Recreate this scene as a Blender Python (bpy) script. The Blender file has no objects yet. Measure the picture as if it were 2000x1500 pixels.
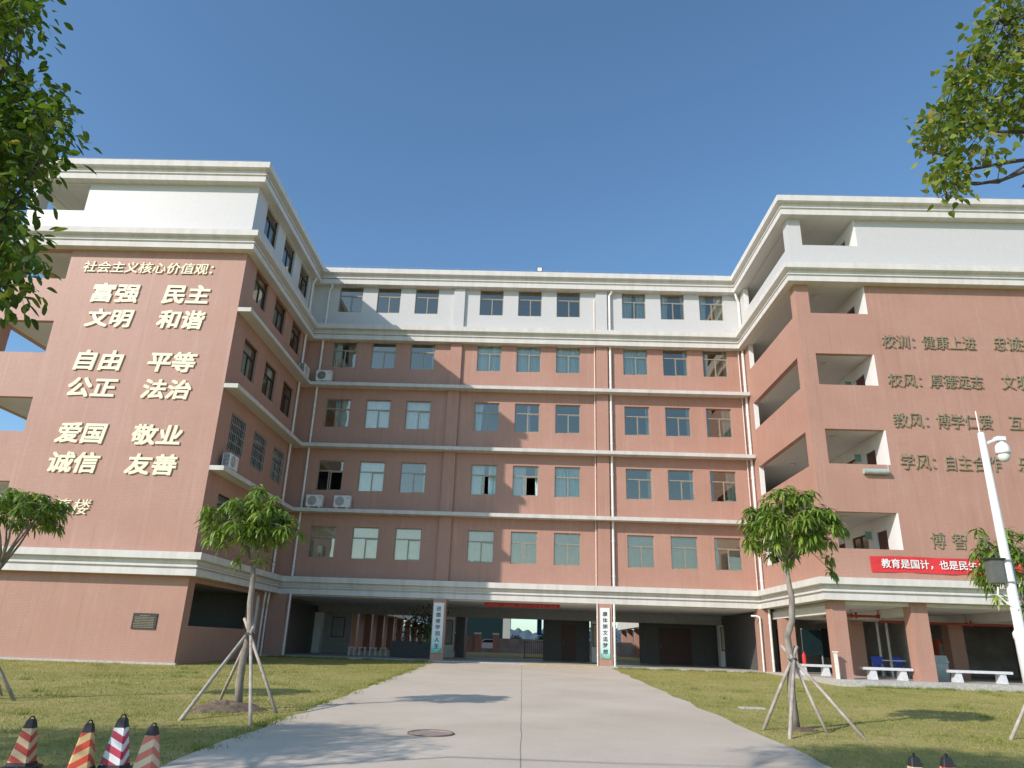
import bpy, math, random
import numpy as np
from mathutils import Vector, Matrix
random.seed(7); rng = np.random.default_rng(11)
S = bpy.context.scene; COL = S.collection

# ------------------------------------------------------------------ camera, sky, sun, exposure
CAM = np.array([0.0277, -38.667, 1.115]); YAW, PITCH, ROLL, FPX = math.radians(-1.39565), math.radians(19.9484), math.radians(1.925114), 1401.25
def _axes():
    cy, sy, cp, sp = math.cos(YAW), math.sin(YAW), math.cos(PITCH), math.sin(PITCH)
    f = np.array([sy*cp, cy*cp, sp]); r = np.array([cy, -sy, 0]); u = np.cross(r, f)
    c, s = math.cos(ROLL), math.sin(ROLL)
    return c*r+s*u, -s*r+c*u, f
RX, RU, RF = _axes()
cd = bpy.data.cameras.new('camera'); cam = bpy.data.objects.new('camera', cd); COL.objects.link(cam); S.camera = cam
cd.sensor_width = 36; cd.lens = FPX/2000*36; cd.clip_start = .1; cd.clip_end = 6000
cam.matrix_world = Matrix(((RX[0], RU[0], -RF[0], CAM[0]), (RX[1], RU[1], -RF[1], CAM[1]), (RX[2], RU[2], -RF[2], CAM[2]), (0, 0, 0, 1)))
SUN_DIR = Vector((0.6505, 0.5531, -0.5205)).normalized()
SUN_EL, SUN_AZ = math.asin(-SUN_DIR.z), math.atan2(-SUN_DIR.x, -SUN_DIR.y)
W = bpy.data.worlds.new('World'); S.world = W; W.use_nodes = True
sky = W.node_tree.nodes.new('ShaderNodeTexSky'); sky.sky_type = 'NISHITA'; sky.sun_disc = False
sky.sun_elevation = SUN_EL; sky.sun_rotation = SUN_AZ % (2*math.pi)
sky.air_density = 1.0; sky.dust_density = 0.7; sky.ozone_density = 2.0
tint = W.node_tree.nodes.new('ShaderNodeMix'); tint.data_type = 'RGBA'; tint.blend_type = 'MULTIPLY'; tint.inputs[0].default_value = 1; tint.inputs[7].default_value = (.785, .985, 1.06, 1)
W.node_tree.links.new(sky.outputs[0], tint.inputs[6]); W.node_tree.links.new(tint.outputs[2], W.node_tree.nodes['Background'].inputs[0])
W.node_tree.nodes['Background'].inputs[1].default_value = 0.155
sl = bpy.data.lights.new('sun', 'SUN'); sl.energy = 3.9; sl.angle = math.radians(.5); sl.color = (1, .895, .83)
so = bpy.data.objects.new('sun', sl); COL.objects.link(so); so.rotation_euler = SUN_DIR.to_track_quat('-Z', 'Y').to_euler()
S.view_settings.view_transform = 'Standard'; S.view_settings.look = 'None'; S.view_settings.exposure = 0.2; S.view_settings.gamma = 1
S.cycles.max_bounces = 6; S.cycles.transparent_max_bounces = 16; S.cycles.use_denoising = True

def at(u, v, Y):            # where the photograph's line of sight (2000x1500) crosses the vertical plane at depth Y
    d = RX*((u-1000)/FPX) - RU*((v-750)/FPX) + RF
    return CAM + d*((Y-CAM[1])/d[1])
def ground(Y):              # the forecourt falls gently from the building to the camera
    return .02*(min(0, max(-45, Y))+10.05)

# ------------------------------------------------------------------ scene helpers
ORG = {}
def thing(name, label, cat, loc=(0, 0, 0), group=None):
    o = bpy.data.objects.new(name, None); COL.objects.link(o); o.location = loc; o.empty_display_size = .2
    ORG[o.name] = np.array(loc, float); o['label'] = label; o['category'] = cat
    if group: o['group'] = group
    return o
def tag(o, label, cat, group=None, kind=None):
    o['label'] = label; o['category'] = cat
    if group: o['group'] = group
    if kind: o['kind'] = kind
    return o
def org(p):
    while p is not None:
        if p.name in ORG: return ORG[p.name]
        p = p.parent
    return np.zeros(3)
class MB:
    def __init__(s): s.v = []; s.f = []
    def add(s, vs, fs):
        n = len(s.v); s.v += [tuple(map(float, p)) for p in vs]; s.f += [tuple(i+n for i in f) for f in fs]; return s
    def quad(s, a, b, c, d): return s.add([a, b, c, d], [(0, 1, 2, 3)])
    def box(s, x0, x1, y0, y1, z0, z1):
        return s.add([(x0, y0, z0), (x1, y0, z0), (x1, y1, z0), (x0, y1, z0), (x0, y0, z1), (x1, y0, z1), (x1, y1, z1), (x0, y1, z1)],
                     [(0, 3, 2, 1), (4, 5, 6, 7), (0, 1, 5, 4), (1, 2, 6, 5), (2, 3, 7, 6), (3, 0, 4, 7)])
    def tube(s, pts, rad, n=8, cap=True):
        pts = [Vector(p) for p in pts]; rad = rad if hasattr(rad, '__len__') else [rad]*len(pts)
        vs = []; up = Vector((.13, .21, 1)).normalized(); prev = None
        for i, p in enumerate(pts):
            t = (pts[min(i+1, len(pts)-1)]-pts[max(i-1, 0)]).normalized()
            a = prev if prev is not None else (up if abs(t.dot(up)) < .95 else Vector((1, 0, 0)))
            x = (a-t*a.dot(t)).normalized(); y = t.cross(x); prev = x
            vs += [p+(x*math.cos(2*math.pi*k/n)+y*math.sin(2*math.pi*k/n))*rad[i] for k in range(n)]
        fs = [(i*n+k, i*n+(k+1) % n, (i+1)*n+(k+1) % n, (i+1)*n+k) for i in range(len(pts)-1) for k in range(n)]
        if cap: fs += [tuple(range(n-1, -1, -1)), tuple((len(pts)-1)*n+k for k in range(n))]
        return s.add(vs, fs)
    def lathe(s, prof, c=(0, 0, 0), n=20):
        vs = [(c[0]+r*math.cos(2*math.pi*k/n), c[1]+r*math.sin(2*math.pi*k/n), c[2]+z) for r, z in prof for k in range(n)]
        fs = [(i*n+k, i*n+(k+1) % n, (i+1)*n+(k+1) % n, (i+1)*n+k) for i in range(len(prof)-1) for k in range(n)]
        fs += [tuple(range(n-1, -1, -1)), tuple((len(prof)-1)*n+k for k in range(n))]
        return s.add(vs, fs)
    def build(s, name, mat, parent=None, smooth=False, local=False):
        o0 = np.zeros(3) if local else org(parent)
        me = bpy.data.meshes.new(name)
        me.from_pydata([(p[0]-o0[0], p[1]-o0[1], p[2]-o0[2]) for p in s.v], [], s.f)
        if smooth: me.polygons.foreach_set('use_smooth', [True]*len(me.polygons))
        me.materials.append(mat); me.update()
        o = bpy.data.objects.new(name, me); COL.objects.link(o)
        if parent is not None: o.parent = parent
        return o
def np_mesh(name, V, F, mat, parent=None, tint=None, smooth=False):
    """V (n,3) world, F (m,k) equal-sized faces"""
    V = V-org(parent); me = bpy.data.meshes.new(name); k = F.shape[1]
    me.vertices.add(len(V)); me.vertices.foreach_set('co', V.astype(np.float32).ravel())
    me.loops.add(F.size); me.loops.foreach_set('vertex_index', F.astype(np.int32).ravel())
    me.polygons.add(len(F)); me.polygons.foreach_set('loop_start', np.arange(0, F.size, k, dtype=np.int32))
    me.update(calc_edges=True)
    if tint is not None:
        a = me.attributes.new('leaf_tint', 'FLOAT', 'FACE'); a.data.foreach_set('value', tint.astype(np.float32))
    if smooth: me.polygons.foreach_set('use_smooth', [True]*len(me.polygons))
    me.materials.append(mat); me.validate()
    o = bpy.data.objects.new(name, me); COL.objects.link(o)
    if parent is not None: o.parent = parent
    return o
def holed(mb, ax, fr, bk, u0, u1, z0, z1, holes):
    """a wall slab facing -Y/+-X with rectangular holes (a,b,c,d)=(u0,u1,z0,z1)"""
    us = sorted({u0, u1, *[min(max(h[i], u0), u1) for h in holes for i in (0, 1)]}); zs = sorted({z0, z1, *[min(max(h[i], z0), z1) for h in holes for i in (2, 3)]})
    P = (lambda u, d, z: (u, d, z)) if ax == 'y' else (lambda u, d, z: (d, u, z))
    nu, nz = len(us)-1, len(zs)-1
    sol = lambda i, j: 0 <= i < nu and 0 <= j < nz and not any(h[0] < (us[i]+us[i+1])/2 < h[1] and h[2] < (zs[j]+zs[j+1])/2 < h[3] for h in holes)
    for i in range(nu):
        for j in range(nz):
            if not sol(i, j): continue
            a, b, c, d = us[i], us[i+1], zs[j], zs[j+1]
            mb.quad(P(a, fr, c), P(b, fr, c), P(b, fr, d), P(a, fr, d)); mb.quad(P(b, bk, c), P(a, bk, c), P(a, bk, d), P(b, bk, d))
            if not sol(i-1, j): mb.quad(P(a, bk, c), P(a, fr, c), P(a, fr, d), P(a, bk, d))
            if not sol(i+1, j): mb.quad(P(b, fr, c), P(b, bk, c), P(b, bk, d), P(b, fr, d))
            if not sol(i, j-1): mb.quad(P(a, bk, c), P(b, bk, c), P(b, fr, c), P(a, fr, c))
            if not sol(i, j+1): mb.quad(P(a, fr, d), P(b, fr, d), P(b, bk, d), P(a, bk, d))
    return mb
def text_mesh(body, x0, x1, z0, z1, y, depth=.06, bold=.0, shear=0., stack=False):
    """raised lettering on a wall facing -Y, fitted to the given rectangle"""
    mb = MB(); items = [(body, x0, x1, z0, z1)]
    if stack:
        n = len(body); h = (z1-z0)/n
        items = [(ch, x0, x1, z1-(i+.88)*h, z1-(i+.12)*h) for i, ch in enumerate(body)]
    for t, a, b, c, d in items:
        cu = bpy.data.curves.new('t', 'FONT'); cu.body = t; cu.extrude = .05; cu.shear = shear; cu.resolution_u = 2
        ob = bpy.data.objects.new('t', cu); COL.objects.link(ob)
        me = bpy.data.meshes.new_from_object(ob.evaluated_get(bpy.context.evaluated_depsgraph_get()))
        v = np.array([p.co[:] for p in me.vertices]); lo, hi = v.min(0), v.max(0)
        v = (v-lo)/(hi-lo+1e-9)
        k = bold*(d-c)*1.1; fs = [tuple(p.vertices) for p in me.polygons]     # thick strokes: the glyph laid over itself, a hair apart
        for i, (ox, oz) in enumerate(((0, 0), (k, 0), (0, -k), (k, -k)) if bold > .008 else ((0, 0),)):
            mb.add(np.stack([a+ox+v[:, 0]*(b-a-k), y-(depth+i*.0015)*v[:, 2], c+k+oz+v[:, 1]*(d-c-k)], 1), fs)
        bpy.data.objects.remove(ob); bpy.data.curves.remove(cu); bpy.data.meshes.remove(me)
    return mb

# ------------------------------------------------------------------ materials
class N:
    def __init__(s, name):
        s.m = bpy.data.materials.new(name); s.m.use_nodes = True; s.t = s.m.node_tree; s.b = s.t.nodes['Principled BSDF']; s.out = s.t.nodes['Material Output']
    def n(s, typ, **kw):
        x = s.t.nodes.new(typ)
        for k, v in kw.items():
            if k.startswith('i_'):
                k = k[2:]; k = int(k) if k.isdigit() else k.replace('_', ' '); x.inputs[k].default_value = v
            else: setattr(x, k, v)
        return x
    def l(s, a, b): s.t.links.new(a, b)
    def math(s, op, a, b=None):
        x = s.n('ShaderNodeMath', operation=op)
        for i, q in enumerate((a, b)):
            if q is None: continue
            if isinstance(q, (int, float)): x.inputs[i].default_value = q
            else: s.l(q, x.inputs[i])
        return x.outputs[0]
    def mix(s, fac, a, b, typ='MIX'):
        x = s.n('ShaderNodeMix', data_type='RGBA', blend_type=typ)
        for i, q in ((0, fac), (6, a), (7, b)):
            if isinstance(q, (int, float)): x.inputs[i].default_value = q
            elif isinstance(q, tuple): x.inputs[i].default_value = (*q, 1) if len(q) == 3 else q
            else: s.l(q, x.inputs[i])
        return x.outputs[2]
    def pos(s): return s.n('ShaderNodeNewGeometry').outputs['Position']
    def noise(s, scale, detail=4, vec=None, rough=.55, stretch=None):
        v = vec if vec is not None else s.pos()
        if stretch:
            mp = s.n('ShaderNodeMapping'); mp.inputs['Scale'].default_value = stretch; s.l(v, mp.inputs[0]); v = mp.outputs[0]
        x = s.n('ShaderNodeTexNoise', i_Scale=scale, i_Detail=detail, i_Roughness=rough); s.l(v, x.inputs['Vector']); return x.outputs['Fac']
    def ramp(s, fac, stops):
        x = s.n('ShaderNodeValToRGB'); e = x.color_ramp.elements
        while len(e) < len(stops): e.new(.5)
        for q, (p, c) in zip(e, stops): q.position = p; q.color = (*c, 1) if len(c) == 3 else c
        s.l(fac, x.inputs[0]); return x.outputs[0]
    def bump(s, h, strength=.3, dist=.02):
        x = s.n('ShaderNodeBump', i_Strength=strength, i_Distance=dist); s.l(h, x.inputs['Height']); s.l(x.outputs[0], s.b.inputs['Normal'])
def plain(name, col, rough=.6, metal=0., var=.12, scale=6., spec=.5, stretch=None):
    k = N(name); f = k.noise(scale, 5, stretch=stretch)
    lo = tuple(c*(1-var) for c in col); hi = tuple(min(1, c*(1+var)) for c in col)
    k.l(k.ramp(f, [(.3, lo), (.7, hi)]), k.b.inputs['Base Color']); k.b.inputs['Roughness'].default_value = rough; k.b.inputs['Metallic'].default_value = metal
    k.b.inputs['Specular IOR Level'].default_value = spec
    return k.m
def wall_uv(k):      # (along the wall, height) for any upright wall, in metres
    g = k.n('ShaderNodeNewGeometry'); p = k.n('ShaderNodeSeparateXYZ'); k.l(g.outputs['Position'], p.inputs[0])
    n = k.n('ShaderNodeSeparateXYZ'); k.l(g.outputs['True Normal'], n.inputs[0])
    ax = k.math('ABSOLUTE', n.outputs[0]); sel = k.math('GREATER_THAN', ax, .5)
    u = k.math('ADD', k.math('MULTIPLY', p.outputs[1], sel), k.math('MULTIPLY', p.outputs[0], k.math('SUBTRACT', 1., sel)))
    c = k.n('ShaderNodeCombineXYZ'); k.l(u, c.inputs[0]); k.l(p.outputs[2], c.inputs[1]); return c.outputs[0], p
def mosaic():
    k = N('red_mosaic_tile'); uv, p = wall_uv(k)
    b = k.n('ShaderNodeTexBrick', i_Scale=1.0, i_Mortar_Size=.0055, i_Mortar_Smooth=.2, i_Bias=0., i_Brick_Width=.1, i_Row_Height=.055, offset=0.0)
    b.inputs['Color1'].default_value = (.44, .243, .182, 1); b.inputs['Color2'].default_value = (.395, .212, .157, 1); b.inputs['Mortar'].default_value = (.53, .345, .28, 1)
    k.l(uv, b.inputs['Vector'])
    big = k.noise(.5, 6, uv, .6); fine = k.noise(9, 3, uv)
    patch = k.noise(.35, 5, uv, .7)
    c = k.mix(k.ramp(patch, [(.4, (0,)*3), (.68, (1,)*3)]), b.outputs['Color'], (.425, .234, .174))
    c = k.mix(.22, c, k.ramp(big, [(.3, (.31, .155, .11)), (.7, (.46, .265, .20))]))
    mp = k.n('ShaderNodeMapping'); mp.inputs['Scale'].default_value = (3.2, .12, 1); k.l(uv, mp.inputs[0])
    st = k.noise(1.6, 5, mp.outputs[0], .65)
    c = k.mix(k.math('MULTIPLY', k.ramp(st, [(.55, (0,)*3), (.72, (1,)*3)]), .34), c, (.54, .375, .31))
    c = k.mix(k.math('MULTIPLY', k.ramp(st, [(.28, (1,)*3), (.43, (0,)*3)]), .30), c, (.24, .115, .085))
    k.l(c, k.b.inputs['Base Color']); k.b.inputs['Roughness'].default_value = .5; k.b.inputs['Specular IOR Level'].default_value = .35
    k.bump(b.outputs['Fac'], .25, -.004)
    return k.m
def white_tile():
    k = N('white_mosaic_tile'); uv, p = wall_uv(k)
    b = k.n('ShaderNodeTexBrick', i_Scale=1.0, i_Mortar_Size=.005, i_Brick_Width=.05, i_Row_Height=.1, offset=0.0)
    b.inputs['Color1'].default_value = (.60, .59, .58, 1); b.inputs['Color2'].default_value = (.56, .555, .545, 1); b.inputs['Mortar'].default_value = (.48, .47, .455, 1)
    k.l(uv, b.inputs['Vector']); mp = k.n('ShaderNodeMapping'); mp.inputs['Scale'].default_value = (2.5, .15, 1); k.l(uv, mp.inputs[0])
    st = k.noise(1.5, 5, mp.outputs[0], .65)
    c = k.mix(k.math('MULTIPLY', k.ramp(st, [(.45, (0,)*3), (.75, (1,)*3)]), .22), b.outputs['Color'], (.55, .53, .49))
    k.l(c, k.b.inputs['Base Color']); k.b.inputs['Roughness'].default_value = .45; return k.m
def painted(name, col, dirt=(.4, .37, .32), amt=.4):
    k = N(name); uv, p = wall_uv(k); mp = k.n('ShaderNodeMapping'); mp.inputs['Scale'].default_value = (2., .35, 1); k.l(uv, mp.inputs[0])
    st = k.noise(1.2, 7, mp.outputs[0], .7); fine = k.noise(3, 4)
    c = k.mix(k.math('MULTIPLY', k.ramp(st, [(.42, (0,)*3), (.78, (1,)*3)]), amt), col, dirt)
    c = k.mix(k.math('MULTIPLY', k.ramp(fine, [(.5, (0,)*3), (.8, (1,)*3)]), .12), c, dirt)
    k.l(c, k.b.inputs['Base Color']); k.b.inputs['Roughness'].default_value = .7; k.b.inputs['Specular IOR Level'].default_value = .3; return k.m
def glass():
    k = N('window_glass'); tr = k.n('ShaderNodeBsdfTransparent'); tr.inputs[0].default_value = (.90, .93, .90, 1)
    gl = k.n('ShaderNodeBsdfGlossy', i_Roughness=.015); gl.inputs[0].default_value = (1., .87, .70, 1)
    nz = k.noise(.9, 2); bp = k.n('ShaderNodeBump', i_Strength=.12, i_Distance=.04); k.l(nz, bp.inputs['Height']); k.l(bp.outputs[0], gl.inputs['Normal'])
    fr = k.n('ShaderNodeFresnel', i_IOR=1.75); f = k.math('ADD', k.math('MULTIPLY', fr.outputs[0], .85), .19)
    mx = k.n('ShaderNodeMixShader'); k.l(f, mx.inputs[0]); k.l(tr.outputs[0], mx.inputs[1]); k.l(gl.outputs[0], mx.inputs[2]); k.l(mx.outputs[0], k.out.inputs[0]); return k.m
def drape():         # teal cloth with paler sheer stripes that paint in the bright fold highlights
    k = N('teal_curtain'); tc = k.n('ShaderNodeTexCoord'); n = k.noise(5.5, 3, tc.outputs['Object'], .6, stretch=(1, .2, .04))
    c = k.ramp(n, [(.38, (.44, .70, .72)), (.5, (.62, .82, .83)), (.58, (.86, .90, .90))]); k.l(c, k.b.inputs['Base Color']); k.b.inputs['Roughness'].default_value = .9; return k.m
def leaf(name, stops, transl=.35, rough=.4, spec=.5):
    k = N(name); a = k.n('ShaderNodeAttribute', attribute_name='leaf_tint'); c = k.ramp(a.outputs['Fac'], stops)
    k.l(c, k.b.inputs['Base Color']); k.b.inputs['Roughness'].default_value = rough; k.b.inputs['Specular IOR Level'].default_value = spec
    tl = k.n('ShaderNodeBsdfTranslucent'); k.l(k.mix(1., c, (1., 1.05, .45), 'MULTIPLY'), tl.inputs[0])
    mx = k.n('ShaderNodeMixShader', i_0=transl); k.l(k.b.outputs[0], mx.inputs[1]); k.l(tl.outputs[0], mx.inputs[2]); k.l(mx.outputs[0], k.out.inputs[0]); return k.m
def lawn_mat():
    k = N('lawn_turf'); n1 = k.noise(.35, 6, rough=.65); n2 = k.noise(9, 6, stretch=(.6, 1, 1), rough=.75); n3 = k.noise(1.6, 5, rough=.65)
    c = k.ramp(n1, [(.3, (.28, .275, .085)), (.5, (.385, .34, .125)), (.7, (.45, .385, .165))])
    c = k.mix(k.math('MULTIPLY', k.ramp(n3, [(.5, (0,)*3), (.66, (1,)*3)]), .6), c, (.15, .225, .05))
    c = k.mix(k.ramp(n2, [(.30, (.6,)*3), (.46, (0,)*3)]), c, (.16, .145, .055))
    k.l(c, k.b.inputs['Base Color']); k.b.inputs['Roughness'].default_value = .9; k.b.inputs['Specular IOR Level'].default_value = .15
    k.bump(n2, .8, .07); return k.m
def road_mat():
    k = N('road_concrete'); n1 = k.noise(.3, 6, rough=.6); n2 = k.noise(25, 4, rough=.7); n3 = k.noise(1.1, 6, rough=.7); n4 = k.noise(.16, 4)
    c = k.ramp(n1, [(.25, (.48, .415, .325)), (.5, (.565, .495, .395)), (.75, (.62, .55, .45))])
    c = k.mix(k.math('MULTIPLY', k.ramp(n2, [(.3, (1,)*3), (.55, (0,)*3)]), .22), c, (.30, .28, .25))
    c = k.mix(k.math('MULTIPLY', k.ramp(n3, [(.55, (0,)*3), (.75, (1,)*3)]), .25), c, (.36, .32, .26))
    c = k.mix(k.math('MULTIPLY', k.ramp(n4, [(.5, (0,)*3), (.62, (1,)*3)]), .2), c, (.42, .36, .28))
    p = k.n('ShaderNodeSeparateXYZ'); k.l(k.pos(), p.inputs[0])
    wob = k.math('MULTIPLY', k.math('SUBTRACT', k.noise(.8, 3), .5), .06)
    s = k.math('LESS_THAN', k.math('ABSOLUTE', k.math('ADD', k.math('SUBTRACT', p.outputs[0], .05), wob)), .009)
    c = k.mix(k.math('MULTIPLY', s, .65), c, (.12, .105, .085))
    k.l(c, k.b.inputs['Base Color']); k.b.inputs['Roughness'].default_value = .85; k.b.inputs['Specular IOR Level'].default_value = .25; k.bump(n2, .25, .01); return k.m
def bark(name, a, b):
    k = N(name); f = k.noise(14, 6, rough=.7, stretch=(1, 1, .35)); g = k.noise(4, 4)
    c = k.mix(k.ramp(g, [(.4, (0,)*3), (.7, (.7,)*3)]), k.ramp(f, [(.3, a), (.7, b)]), tuple(x*.55 for x in a))
    k.l(c, k.b.inputs['Base Color']); k.b.inputs['Roughness'].default_value = .9; k.bump(f, .6, .01); return k.m
def stripes(name, c1, c2, sgn, off=0.):
    k = N(name); tc = k.n('ShaderNodeTexCoord'); p = k.n('ShaderNodeSeparateXYZ'); k.l(tc.outputs['Object'], p.inputs[0])
    s = k.math('ADD', k.math('ADD', p.outputs[2], off), k.math('MULTIPLY', k.math('ABSOLUTE', p.outputs[0]), sgn*.75))
    m = k.math('GREATER_THAN', k.math('FRACT', k.math('DIVIDE', s, .175)), .5)
    d = k.noise(14, 5, tc.outputs['Object'], .7)
    c = k.mix(m, c1, c2); c = k.mix(k.math('MULTIPLY', k.ramp(d, [(.55, (0,)*3), (.72, (1,)*3)]), .35), c, (.30, .25, .2))
    k.l(c, k.b.inputs['Base Color']); k.b.inputs['Roughness'].default_value = .45; return k.m
def sign_mat():
    k = N('couplet_board_print'); tc = k.n('ShaderNodeTexCoord'); p = k.n('ShaderNodeSeparateXYZ'); k.l(tc.outputs['Object'], p.inputs[0])
    n = k.noise(2.2, 4, tc.outputs['Object']); h = k.math('ADD', p.outputs[2], k.math('MULTIPLY', n, 1.6))
    c = k.ramp(k.math('DIVIDE', h, 2.6), [(.30, (.18, .55, .45)), (.44, (.45, .72, .68)), (.62, (.74, .80, .80)), (1., (.78, .80, .80))])
    k.l(c, k.b.inputs['Base Color']); k.b.inputs['Roughness'].default_value = .4; return k.m
M = dict(
    brick=mosaic(), white=white_tile(), cornice=painted('cornice_paint', (.66, .64, .595), (.36, .335, .29), .45), ledge=painted('ledge_paint', (.62, .60, .56), (.34, .32, .28), .5),
    plaster=painted('white_plaster', (.78, .775, .75), (.5, .48, .44), .2), soffit=painted('ceiling_paint', (.66, .64, .60), (.45, .42, .38), .3),
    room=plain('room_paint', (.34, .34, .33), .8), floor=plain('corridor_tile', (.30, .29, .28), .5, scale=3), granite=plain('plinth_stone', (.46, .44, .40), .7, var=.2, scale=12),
    frame=plain('window_frame_metal', (.34, .295, .22), .4, .3), glass=glass(), curtain=drape(), pale=plain('pale_curtain', (.76, .85, .88), .9, var=.06),
    blind=plain('beige_blind', (.68, .60, .52), .85, var=.1, scale=2), strip=plain('bright_white', (.80, .82, .84), .9, var=.05), pvc=plain('white_pipe', (.78, .76, .71), .45, var=.06), pvcthin=plain('thin_pipe', (.72, .62, .56), .5, var=.08),
    steel=plain('white_steel', (.80, .81, .80), .35, var=.04), black=plain('black_rubber', (.018, .018, .022), .6), dark=plain('dark_metal', (.035, .035, .035), .5), grey=plain('grey_metal', (.30, .31, .30), .5), bars=plain('security_bar', (.33, .37, .36), .5),
    ac=plain('casing_white', (.70, .70, .67), .5, var=.08), gold=plain('cream_letter', (.86, .78, .56), .5, var=.05), bronze=plain('bronze_letter', (.33, .275, .175), .45, .3, var=.25, scale=5), plaque=plain('plaque_bronze', (.05, .05, .042), .4, .3), plaquetext=plain('plaque_text', (.30, .25, .15), .5),
    boxgrey=plain('box_grey', (.13, .13, .12), .5), darkred=plain('shaded_banner', (.34, .03, .025), .8), gloom=plain('dark_wall', (.10, .098, .095), .6), red=plain('banner_cloth', (.62, .035, .04), .8, var=.12, scale=1.2), letter=plain('banner_letter', (.82, .80, .76), .8, var=.04), ink=plain('ink', (.03, .025, .03), .6), faint=plain('faded_letter', (.42, .10, .06), .8), sign=sign_mat(), paperboard=plain('notice_paper', (.50, .44, .34), .7), redpipe=plain('fire_pipe_red', (.34, .045, .03), .5),
    wood=plain('door_wood', (.075, .03, .022), .5), door=plain('door_brown', (.10, .035, .028), .5), green=plain('sign_green', (.20, .36, .30), .6), stone=plain('bench_stone', (.62, .63, .64), .5, var=.12, scale=10), blue=plain('blue_plastic', (.03, .07, .42), .4), cab=plain('cabinet_pale', (.38, .44, .41), .4), orange=plain('orange_panel', (.50, .11, .05), .6),
    lawn=lawn_mat(), road=road_mat(), soil=plain('bare_soil', (.145, .105, .075), .95, var=.4, scale=8), yellow=plain('yellow_paint', (.55, .36, .08), .7, var=.2), iron=plain('manhole_iron', (.38, .30, .26), .6, .2, var=.25, scale=14),
    bark1=bark('mango_bark', (.22, .185, .15), (.37, .33, .28)), bark2=bark('old_bark', (.06, .05, .04), (.12, .10, .08)), pole=bark('stake_wood', (.36, .31, .26), (.52, .47, .41)), rope=plain('rope', (.06, .06, .07), .9),
    mango=leaf('mango_leaf', [(0, (.09, .15, .022)), (.5, (.19, .30, .04)), (.85, (.31, .40, .07)), (1, (.42, .36, .11))], .3, .35),
    camphor=leaf('broad_leaf', [(0, (.035, .08, .014)), (.5, (.10, .17, .025)), (.85, (.22, .27, .04)), (1, (.33, .31, .06))], .45, .5, .25),
    fig=leaf('heart_leaf', [(0, (.08, .15, .03)), (.5, (.18, .24, .045)), (.8, (.29, .33, .07)), (.95, (.42, .38, .09)), (1, (.40, .28, .07))], .42, .55, .2),
    hedge=leaf('dark_leaf', [(0, (.02, .045, .02)), (1, (.05, .09, .03))], .2, .5), grass=leaf('grass_blade', [(0, (.17, .235, .045)), (.5, (.37, .345, .115)), (1, (.49, .42, .18))], .3, .6, .2),
    wallgrey=plain('weathered_wall', (.33, .31, .29), .9, var=.25, scale=1.), hill=plain('far_hill', (.06, .095, .12), 1., var=.2, scale=.02), teal=plain('tinted_facade', (.012, .024, .027), .8, spec=0.), bluecloth=plain('blue_cloth', (.03, .16, .5), .7),  # hill: the blue haze of distance is put into its base colour
)

# ------------------------------------------------------------------ setting: ground, road, plinth, hills
mb = MB(); ys = [-900, -200, -90, -45, -38, -30, -24, -18, -10.05, -5, 0, 60, 2500]; xs = [-2000, -200, -40, 40, 200, 2000]
for i in range(len(xs)-1):
    for j in range(len(ys)-1):
        mb.quad(*[(x, y, ground(y)-.004) for x, y in ((xs[i], ys[j]), (xs[i+1], ys[j]), (xs[i+1], ys[j+1]), (xs[i], ys[j+1]))])
g = mb.build('lawn', M['lawn']); g['kind'] = 'structure'
mb = MB(); RL, RR = -4.22, 4.36
prev = None; yy = [-70+i*.75 for i in range(93)]
for y in yy:
    y = min(y, -.72); l = RL+.05*math.sin(y*2.1)+.035*math.sin(y*5.3); r = RR+.05*math.sin(y*1.7+1)+.03*math.sin(y*6.1)
    cur = ((l, y, ground(y)+.02), (r, y, ground(y)+.02))
    if prev and cur[0][1] > prev[0][1]:
        mb.quad(prev[0], prev[1], cur[1], cur[0])
        for s in (0, 1): mb.quad(prev[s], cur[s], tuple(np.array(cur[s])-[0, 0, .06]), tuple(np.array(prev[s])-[0, 0, .06]))
    prev = cur
rd = mb.build('road', M['road']); rd['kind'] = 'structure'
XL, XR, YL, YR = -12.95, 12.46, -10.05, -8.22
FZ = .26
mb = MB(); mb.box(-60, 60, -52, -46, -.9, ground(-46)+.012)
o = mb.build('pavement', M['road']); o['kind'] = 'structure'
mb = MB(); mb.box(XL+.02, XR-.3, -.78, 10.6, 0, FZ); mb.box(XR-.3, 27.5, YR-.75, 10.6, -.1, FZ); mb.box(-23.9, XL+.12, YL-.16, YL-.003, -.2, .07)
o = mb.build('floor', M['granite']); o['kind'] = 'structure'
mb = MB(); mb.box(.2, 3.8, -.9, -.785, .1, FZ-.02)
o = mb.build('step_edge', M['yellow']); o['kind'] = 'structure'
nx = 900; V = []; F = []
for j, (Y, hs) in enumerate(((900, .8), (1300, 1.5))):
    ph = rng.uniform(0, 6, 12)
    for i in range(nx+1):
        x = -1400+2800*i/nx; h = hs*(16+5*math.sin(x/230+j)+3*math.sin(x/71+ph[0])+sum(2.6/(k+1)**.8*math.sin(x*(k+1)/17.+ph[k]) for k in range(9)))
        V += [(x, Y-120, -2), (x, Y, h), (x, Y+260, -2)]
    b = j*3*(nx+1)
    for i in range(nx):
        for k in (0, 1): F.append((b+3*i+k, b+3*i+3+k, b+3*i+4+k, b+3*i+k+1))
o = np_mesh('hills', np.array(V, float), np.array(F), M['hill'], smooth=True); o['kind'] = 'structure'

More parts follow.
